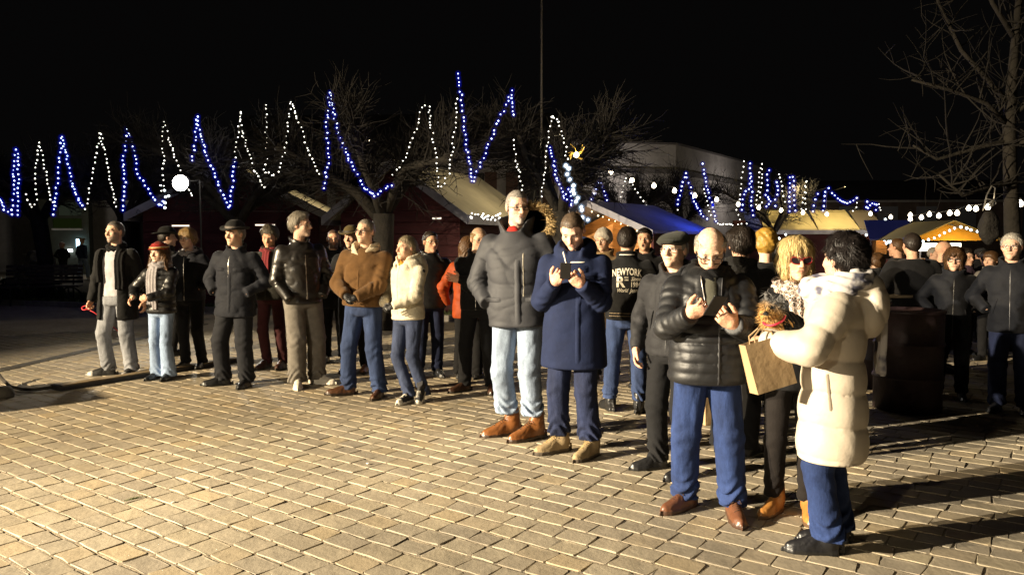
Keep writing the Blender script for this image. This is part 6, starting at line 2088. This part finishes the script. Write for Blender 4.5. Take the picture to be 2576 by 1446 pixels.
def dog():
    root = empty('small_dog', DX)
    tag(root, 'small tan and grey terrier in a black knitted coat carried by the blonde woman', 'dog')
    # body one mesh: trunk, neck, head, ears, legs; colours by vertex
    HCn = np.array((-.045, -.045, .125))

    def f(P):
        d = cone(P, (.12, .0, -.01), (-.01, -.02, .06), .068, .062)
        d = smin(d, cone(P, (-.01, -.02, .06), HCn, .055, .045), .03)
        d = smin(d, ell(P, HCn, (.050, .052, .046)), .02)
        d = smin(d, cone(P, HCn + (-.02, -.03, -.012), HCn + (-.045, -.072, -.022), .026, .016), .015)
        d = smin(d, sph(P, HCn + (-.049, -.080, -.018), .008), .004)
        for s in (-1, 1):
            c = HCn + np.array((.012 + .036 * s * .75, -.004 + .036 * -s * .5, .035))
            d = smin(d, cone(P, c, c + np.array((.004 * s, .0, .045)), .018, .005), .008)
        d = smin(d, cone(P, (-.01, -.06, -.0), (-.075, -.115, -.075), .030, .024), .02)
        d = smin(d, cone(P, (.04, -.065, -.03), (-.015, -.135, -.095), .030, .026), .02)
        d = smin(d, cone(P, (.13, -.04, -.04), (.10, -.10, -.10), .035, .024), .02)
        return d + .006 * wob(P, 4, 75) + .004 * wob(P, 9, 150)
    v, q = nets(f, (-.16, -.2, -.16), (.24, .12, .24), .006)
    tan, grey = np.array((.42, .24, .075)), np.array((.10, .095, .09))
    r = np.random.RandomState(1)
    up = np.clip((v[:, 2] - .10) / .05 + (v[:, 0] + .03) * 12, 0, 1)[:, None]
    c = tan * (1 - up) + grey * up
    c = c * (.65 + .7 * r.rand(len(v)))[:, None]
    nose = np.linalg.norm(v - (HCn + (-.049, -.080, -.018)), axis=1) < .013
    c[nose] = .01
    for e in ((-.035, -.035, .012), (-.008, -.050, .012)):
        c[np.linalg.norm(v - (HCn + np.array(e)), axis=1) < .012] = .008
    b = mobj('body', v, q, mat('dog_hair', attr='Col', rough=.8, bump=(120, .01)), root, col=c)
    # hair tufts
    V, F, Cc = [], [], []
    idx = r.choice(len(v), 2600)
    me = b.data
    nn = np.zeros(len(v) * 3); me.vertices.foreach_get('normal', nn); nn = nn.reshape(-1, 3)
    for i in idx:
        if v[i, 0] > .02 and v[i, 2] > -.05: continue
        d = nn[i] + r.randn(3) * .4 + np.array((0, 0, -.7)); d /= np.linalg.norm(d)
        sd = np.cross(d, r.randn(3)); sd /= np.linalg.norm(sd); sd *= .0022
        ln = .018 + .02 * r.rand(); k = len(V)
        V += [v[i] - sd, v[i] + sd, v[i] + d * ln]; F.append((k, k + 1, k + 2)); cc = c[i] * (.7 + .7 * r.rand()); Cc += [cc, cc, cc * 1.3]
    mobj('coat_hair', V, F, mat('dog_hair'), b, smooth=False, col=np.array(Cc))

    def g(P):
        d = smin(cone(P, (.13, .0, -.01), (.0, -.018, .065), .078, .070), cone(P, (.03, -.06, -.02), (.0, -.085, -.05), .036, .034), .02)
        return smax(d, -(P[0] + .6 * P[2] - .025) * .85, .008) + .004 * np.sin(P[0] * 260 + P[2] * 150)
    v, q = nets(g, (-.1, -.16, -.12), (.24, .12, .18), .006)
    mobj('knitted_coat', v, q, C_blackscarf, root)
    m = MB()
    cc = Vector((-.028, -.050, .075)); ax = Vector((-.45, -.35, .8)).normalized(); u = ax.cross(Vector((0, 1, 0))).normalized(); w_ = ax.cross(u)
    m.tube([cc + (u * math.cos(t) + w_ * math.sin(t)) * .056 for t in np.linspace(0, 2 * PI, 22)[:-1]], .0065, 6, closed=True)
    m.build('collar', mat('red_collar', (.5, .02, .05), .5), root, True)


dog()
# 27 woman in the long cream puffer
p27 = person('woman in a long cream puffer coat holding a paper bag, nearest at right', 1.64, 3.88, R(-112), 1.60,
             dict(mat=C_cpuffer, name='coat', hem=.475, thick=.040, quilt=.165, qamp=.016, crease=.003, cfreq=14, flare=.03, sleeve=.014, hood=dict(z=.0, back=.03, long=.04)), dict(mat=D_vivid, w=(.088, .070, .068), bunch=.014, end=.075), dict(kind='boot', col=(.012, .012, .014), sole=(.014, .014, .014), scale=1.06),
             dict(skin=(.62, .40, .28), fem=1, yaw=-40, dx=-.0, dy=.035, h=.0048), ((-.12, -.31, 1.06), (.185, -.315, 1.075), (-1, .2, -.8), (1, .4, -.9)), feet=((-.08, .02, 20), (.10, -.03, 14)), hands=(None, ('hold', (-.1, -1, -.1), (-.5, 0, -.8))),
             hair=dict(style='curly', mat=H_black, h=.0055), scarf=dict(mat=None, z=.045, r=.052, rx=.128, ry=.135, rz=.062, toff=.085, tails=((-.09, .055, .90, -1),)), girth=1.0, h=.0095, tilt=0)
M_sc = bpy.data.materials.new('patterned_scarf'); M_sc.use_nodes = True
nt = M_sc.node_tree; N, L_ = nt.nodes, nt.links
b = N['Principled BSDF']; b.inputs['Roughness'].default_value = .85
n1 = N.new('ShaderNodeTexNoise'); n1.inputs['Scale'].default_value = 9; n1.inputs['Detail'].default_value = 3
rp = N.new('ShaderNodeValToRGB'); rp.color_ramp.interpolation = 'LINEAR'
rp.color_ramp.elements[0].position = .40; rp.color_ramp.elements[0].color = (.09, .09, .13, 1); rp.color_ramp.elements[1].position = .50; rp.color_ramp.elements[1].color = (.52, .49, .47, 1)
tc = N.new('ShaderNodeTexCoord'); L_.new(tc.outputs['Object'], n1.inputs['Vector']); L_.new(n1.outputs['Fac'], rp.inputs[0]); L_.new(rp.outputs[0], b.inputs['Base Color'])
for o in p27['root'].children:
    if o.name.startswith('scarf'):
        o.data.materials.clear(); o.data.materials.append(M_sc)
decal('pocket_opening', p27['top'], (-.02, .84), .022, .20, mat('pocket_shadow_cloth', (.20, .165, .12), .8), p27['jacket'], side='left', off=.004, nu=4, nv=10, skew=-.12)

# paper bag hanging from her hand
Tr = Matrix.Translation((1.64, 3.88, 0)) @ Matrix.Rotation(R(-112), 4, 'Z')
hw = Tr @ p27['WR'][1]
M_kraft = mat('kraft_paper', (.36, .245, .125), .75, bump=(12, .006), var=(6, .12))


def paper_bag(loc, rot, label):
    bag = empty('paper_bag', loc)
    bag.rotation_euler = rot
    bag.scale = (.86, .86, .92)
    tag(bag, label, 'bag', 'brown paper carrier bags')
    w_, d_ = .25, .10
    z1, z0 = -.02, -.29
    for sg in (-1, 1):
        m = MB(); m.prism([(-w_ / 2, sg * d_ / 2, z0), (w_ / 2, sg * d_ / 2, z0), (w_ / 2, sg * (d_ / 2 - .012), z1), (-w_ / 2, sg * (d_ / 2 - .012), z1)], (0, -sg * .002, 0)); m.build('panel', M_kraft, bag)
        x = sg * (w_ / 2 - .001)
        m = MB(); m.prism([(x, -d_ / 2 + .0025, z0), (x, d_ / 2 - .0025, z0), (x, d_ / 2 - .0145, z1), (x, -d_ / 2 + .0145, z1)], (-sg * .002, 0, 0)); m.build('gusset', M_kraft, bag)
        m = MB(); m.tube([(-.06, sg * .033, z1 - .02), (-.055, sg * .03, z1 + .03), (0, sg * .012, z1 + .06), (.055, sg * .03, z1 + .03), (.06, sg * .033, z1 - .02)], .005, 6); m.build('handle', M_kraft, bag)
    m = MB(); m.box((0, 0, z0 + .003), (w_ - .008, d_ - .008, .003)); m.build('bottom', M_kraft, bag)


paper_bag(hw + Vector((-.05, -.055, .035)), (R(-4), R(-14), R(12)), 'brown paper carrier bag hanging from the hand of the woman in the cream coat')
paper_bag((1.74, 6.55, .27), (0, 0, R(20)), 'brown paper bag standing on the ground seen between the legs of the bald man')

# 28-33 right side crowd
person('big man in a black coat with back turned behind the standing table', 4.20, 8.0, R(176), 1.65, dict(mat=C_black, name='coat', hem=.5, thick=.05), dict(mat=C_blacktrouser), BLK, dict(skin=SK3, h=.007), ((-.26, -.15, 1.0), (.26, -.15, 1.0), RP, LP), hair=dict(style='short', mat=H_dark), girth=1.2, h=.018)
person('woman with dark glasses in a dark coat behind the steel drum', 4.40, 7.65, R(-28), 1.50, dict(mat=C_navy, zip=1, name='coat', hem=.6, thick=.035, collar=dict(h=.05, w=.092)), dict(mat=C_blacktrouser), BLK, dict(skin=SK1, fem=1, h=.006, yaw=-5), pocket(1, .23, -.12, .92), hair=dict(style='bob', mat=H_brown), glasses=dict(mat=G_black, r=.003), h=.016)
person('bald man looking right behind the woman with dark glasses', 5.20, 9.2, R(60), 1.57, dict(mat=C_navy, hem=.7, thick=.03), dict(mat=C_blacktrouser), BLK, dict(skin=SK3, h=.007, yaw=20), pocket(1, .23, -.12, .92), h=.02)
p32 = person('elderly man with short white hair and glasses at the right edge', 4.60, 7.0, R(-38), 1.64, dict(mat=C_navy, zip=1, hem=.74, thick=.036, collar=dict(h=.05, w=.092, open=.02)), dict(mat=D_dark, w=(.088, .07, .066)), BLK, dict(skin=SK1, h=.0055, yaw=-6, brow=(.3, .27, .23)), pocket(1, .24, -.13, .98), hair=dict(style='short', mat=H_white), glasses=dict(mat=G_metal), h=.013)
person('person with dark hair facing the warm hatch behind the white scarf', 4.35, 9.4, R(150), 1.47, dict(mat=C_black, hem=.7, thick=.035), dict(mat=C_blacktrouser), BLK, dict(skin=SK1, fem=1, h=.008), pocket(1, .23, -.12, .9), hair=dict(style='full', mat=H_dark), h=.022)
person('person in a grey coat standing under the light cones', 5.15, 10.3, R(-140), 1.60, dict(mat=C_charcoal, hem=.7, thick=.035), dict(mat=C_blacktrouser), BLK, dict(skin=SK3, h=.008), pocket(1, .23, -.12, .95), hair=dict(style='short', mat=H_brown), h=.022)
person('dim person left of two before the orange canopy', 6.85, 11.6, R(-150), 1.40, dict(mat=C_charcoal, hem=.7, thick=.035), dict(mat=C_blacktrouser), BLK, dict(skin=SK3, h=.009), pocket(1, .23, -.12, .85), hair=dict(style='short', mat=H_grey), h=.025)
person('dim person right of two before the orange canopy', 7.35, 11.9, R(160), 1.42, dict(mat=C_navy, hem=.7, thick=.04), dict(mat=C_blacktrouser), BLK, dict(skin=SK3, h=.009), pocket(1, .23, -.12, .85), hair=dict(style='short', mat=H_dark), h=.025)

for i, (px, top, d, fa, tm, hm, hst, sk, hat_, lab) in enumerate((
        (2205, 640, 9.8, 200, C_charcoal, H_brown, 'full', SK2, None, 'short person with brown hair left of the big black coat'),
        (2262, 606, 11.5, -20, C_maroon, H_dblond, 'bob', SK2, None, 'fair haired woman in dark red under the light cones'),
        (2345, 622, 12.5, 30, C_navy2, H_grey, 'short', SK1, None, 'grey haired man in navy between the bald man and the orange canopy'),
        (2425, 628, 10.6, 10, cloth('dim_plum', (.05, .03, .05)), H_dark, 'full', SK1, None, 'person in plum right of the woman with dark glasses'),
        (2500, 634, 10.0, -60, C_grey, H_brown, 'fringe', SK2, None, 'fair person in a grey coat left of the elderly man at the right edge'),
        (2470, 622, 13.5, 170, C_black, H_dark, 'short', SK3, dict(style='flat', mat=C_charcoal), 'person in a dark flat cap before the glowing counter'))):
    P0 = at(px, top, d)
    person(lab, P0.x, d, R(fa), P0.z - (.03 if hat_ else 0), dict(mat=tm, zip=1, hem=.65, thick=.035, collar=dict(h=.05, w=.09)), dict(mat=C_blacktrouser), BLK, dict(skin=sk, h=.008, fem=1 if hst in ('bob', 'fringe') else 0), pocket(1, .23, -.12, .9), hair=dict(style=hst, mat=hm, h=.008), hat=hat_, h=.022)

# far strollers at the left
FAR = 'people strolling far left beyond the bench'
person('far man in a cap, navy jacket and pale jeans walking away', -17.6, 31.5, R(160), 1.68, dict(mat=cloth('far_blue', (.05, .075, .16)), hem=.85, thick=.035), dict(mat=D_flare), dict(kind='sneaker', col=(.5, .5, .5), sole=(.5, .5, .5)), dict(skin=SK1, h=.01), ((-.28, .05, .85), (.28, -.1, .85), RP, LP), feet=((-.1, -.15, 0), (.1, .15, 0)), hat=dict(style='flat', mat=cloth('tan_cap', (.28, .22, .13))), h=.03, group=FAR)
person('far woman in a pale pink hat beside the walking man', -18.3, 31.3, R(60), 1.50, dict(mat=C_black, hem=.7, thick=.035), dict(mat=C_blacktrouser), BLK, dict(skin=SK2, fem=1, h=.01), pocket(1, .23, -.12, .9), hair=dict(style='bob', mat=hairm('pink_knit', (.55, .36, .36)), h=.01), h=.03, group=FAR)
person('far child in a grey coat beside the pram', -18.2, 30.2, R(10), 1.12, dict(mat=cloth('far_grey', (.12, .12, .14)), hem=.45, thick=.03), dict(mat=C_blacktrouser), BLK, dict(skin=SK2, h=.01, size=1.1), ((-.2, -.05, .5), (.2, -.05, .5), RP, LP), hair=dict(style='fringe', mat=hairm('child_hat', (.45, .30, .32)), h=.01), h=.03, group=FAR)
pr = empty('pram', (-18.35, 29.6, 0), R(-30))
tag(pr, 'small pram with a pale hood standing far left beyond the bench', 'pram')
f_ = lambda P: np.minimum(smax(ell(P, (-.22, 0, .95), (.24, .22, .25)), -ell(P, (.0, 0, .92), (.22, .18, .2)), .02), smax(ell(P, (.05, 0, .68), (.42, .20, .16)), P[2] - .72, .02))
v, q = nets(f_, (-.5, -.3, .45), (.55, .3, 1.25), .022)
mobj('basket', v, q, cloth('pram_cloth', (.22, .23, .28)), pr)
f_ = lambda P: ell(P, (.10, 0, .74), (.30, .16, .07)) + .01 * wob(P, 3, 20)
v, q = nets(f_, (-.3, -.2, .6), (.5, .2, .88), .02)
mobj('blanket', v, q, cloth('pram_blanket', (.45, .42, .40)), pr)
for sx in (-.3, .34):
    for sy in (-.22, .22):
        m = MB(); m.tube([(sx + .13 * math.cos(t), sy, .14 + .13 * math.sin(t)) for t in np.linspace(0, 2 * PI, 14)[:-1]], .016, 5, closed=True); m.build('wheel', M_black, pr, True)
m = MB()
for sy in (-.2, .2): m.tube([(-.3, sy, .14), (.1, sy, .5), (.34, sy, .14)], .014, 5); m.tube([(.1, sy, .5), (-.6, sy, 1.05)], .014, 5)
m.tube([(-.6, -.2, 1.05), (-.6, .2, 1.05)], .016, 5)
m.build('frame', Met, pr)

# ------------------------------------------------------------------ small things lying on the setts
r = random.Random(21)
for (x, y), lab in (((-2.05, 4.55), 'white paper scrap lying on the setts at lower left'), ((-1.02, 5.35), 'white paper scrap lying on the setts, middle of three'), ((-.05, 6.35), 'small white scrap lying on the setts nearest the standing people')):
    v = [(r.uniform(-.002, .002) + .016 * math.cos(t) * r.uniform(.6, 1.2), .012 * math.sin(t) * r.uniform(.6, 1.2), .004 + r.uniform(0, .006)) for t in np.linspace(0, 2 * PI, 9)[:-1]]
    o = mobj('paper_scrap', v + [(p[0], p[1], p[2] - .0015) for p in v], [tuple(range(8)), tuple(range(15, 7, -1))] + [((i + 1) % 8, i, i + 8, (i + 1) % 8 + 8) for i in range(8)], mat('scrap_paper', (.55, .53, .48), .8), None, False)
    o.location = (x, y, 0)
    tag(o, lab, 'scrap', 'paper scraps on the setts')
n = 160
V = []
rr = np.random.RandomState(8)
for i in range(n):
    c = np.array([rr.randn() * .05, rr.randn() * .012, 0])
    a = rr.rand() * 6.28
    V += [c + [.003 * math.cos(a), .003 * math.sin(a), -.004], c - [.003 * math.cos(a), .003 * math.sin(a), .004], c + [rr.randn() * .006, rr.randn() * .006, .012 + .014 * rr.rand()]]
o = mobj('moss_tuft', np.array(V), np.arange(3 * n).reshape(-1, 3), mat('moss', (.07, .10, .015), .9), None, False)
o.scale = (.6, .6, .5); o.location = (-2.32, 4.62, 0); o.rotation_euler = (0, 0, R(50))
tag(o, 'green moss tuft in a joint of the setts at lower left', 'moss', kind='stuff')
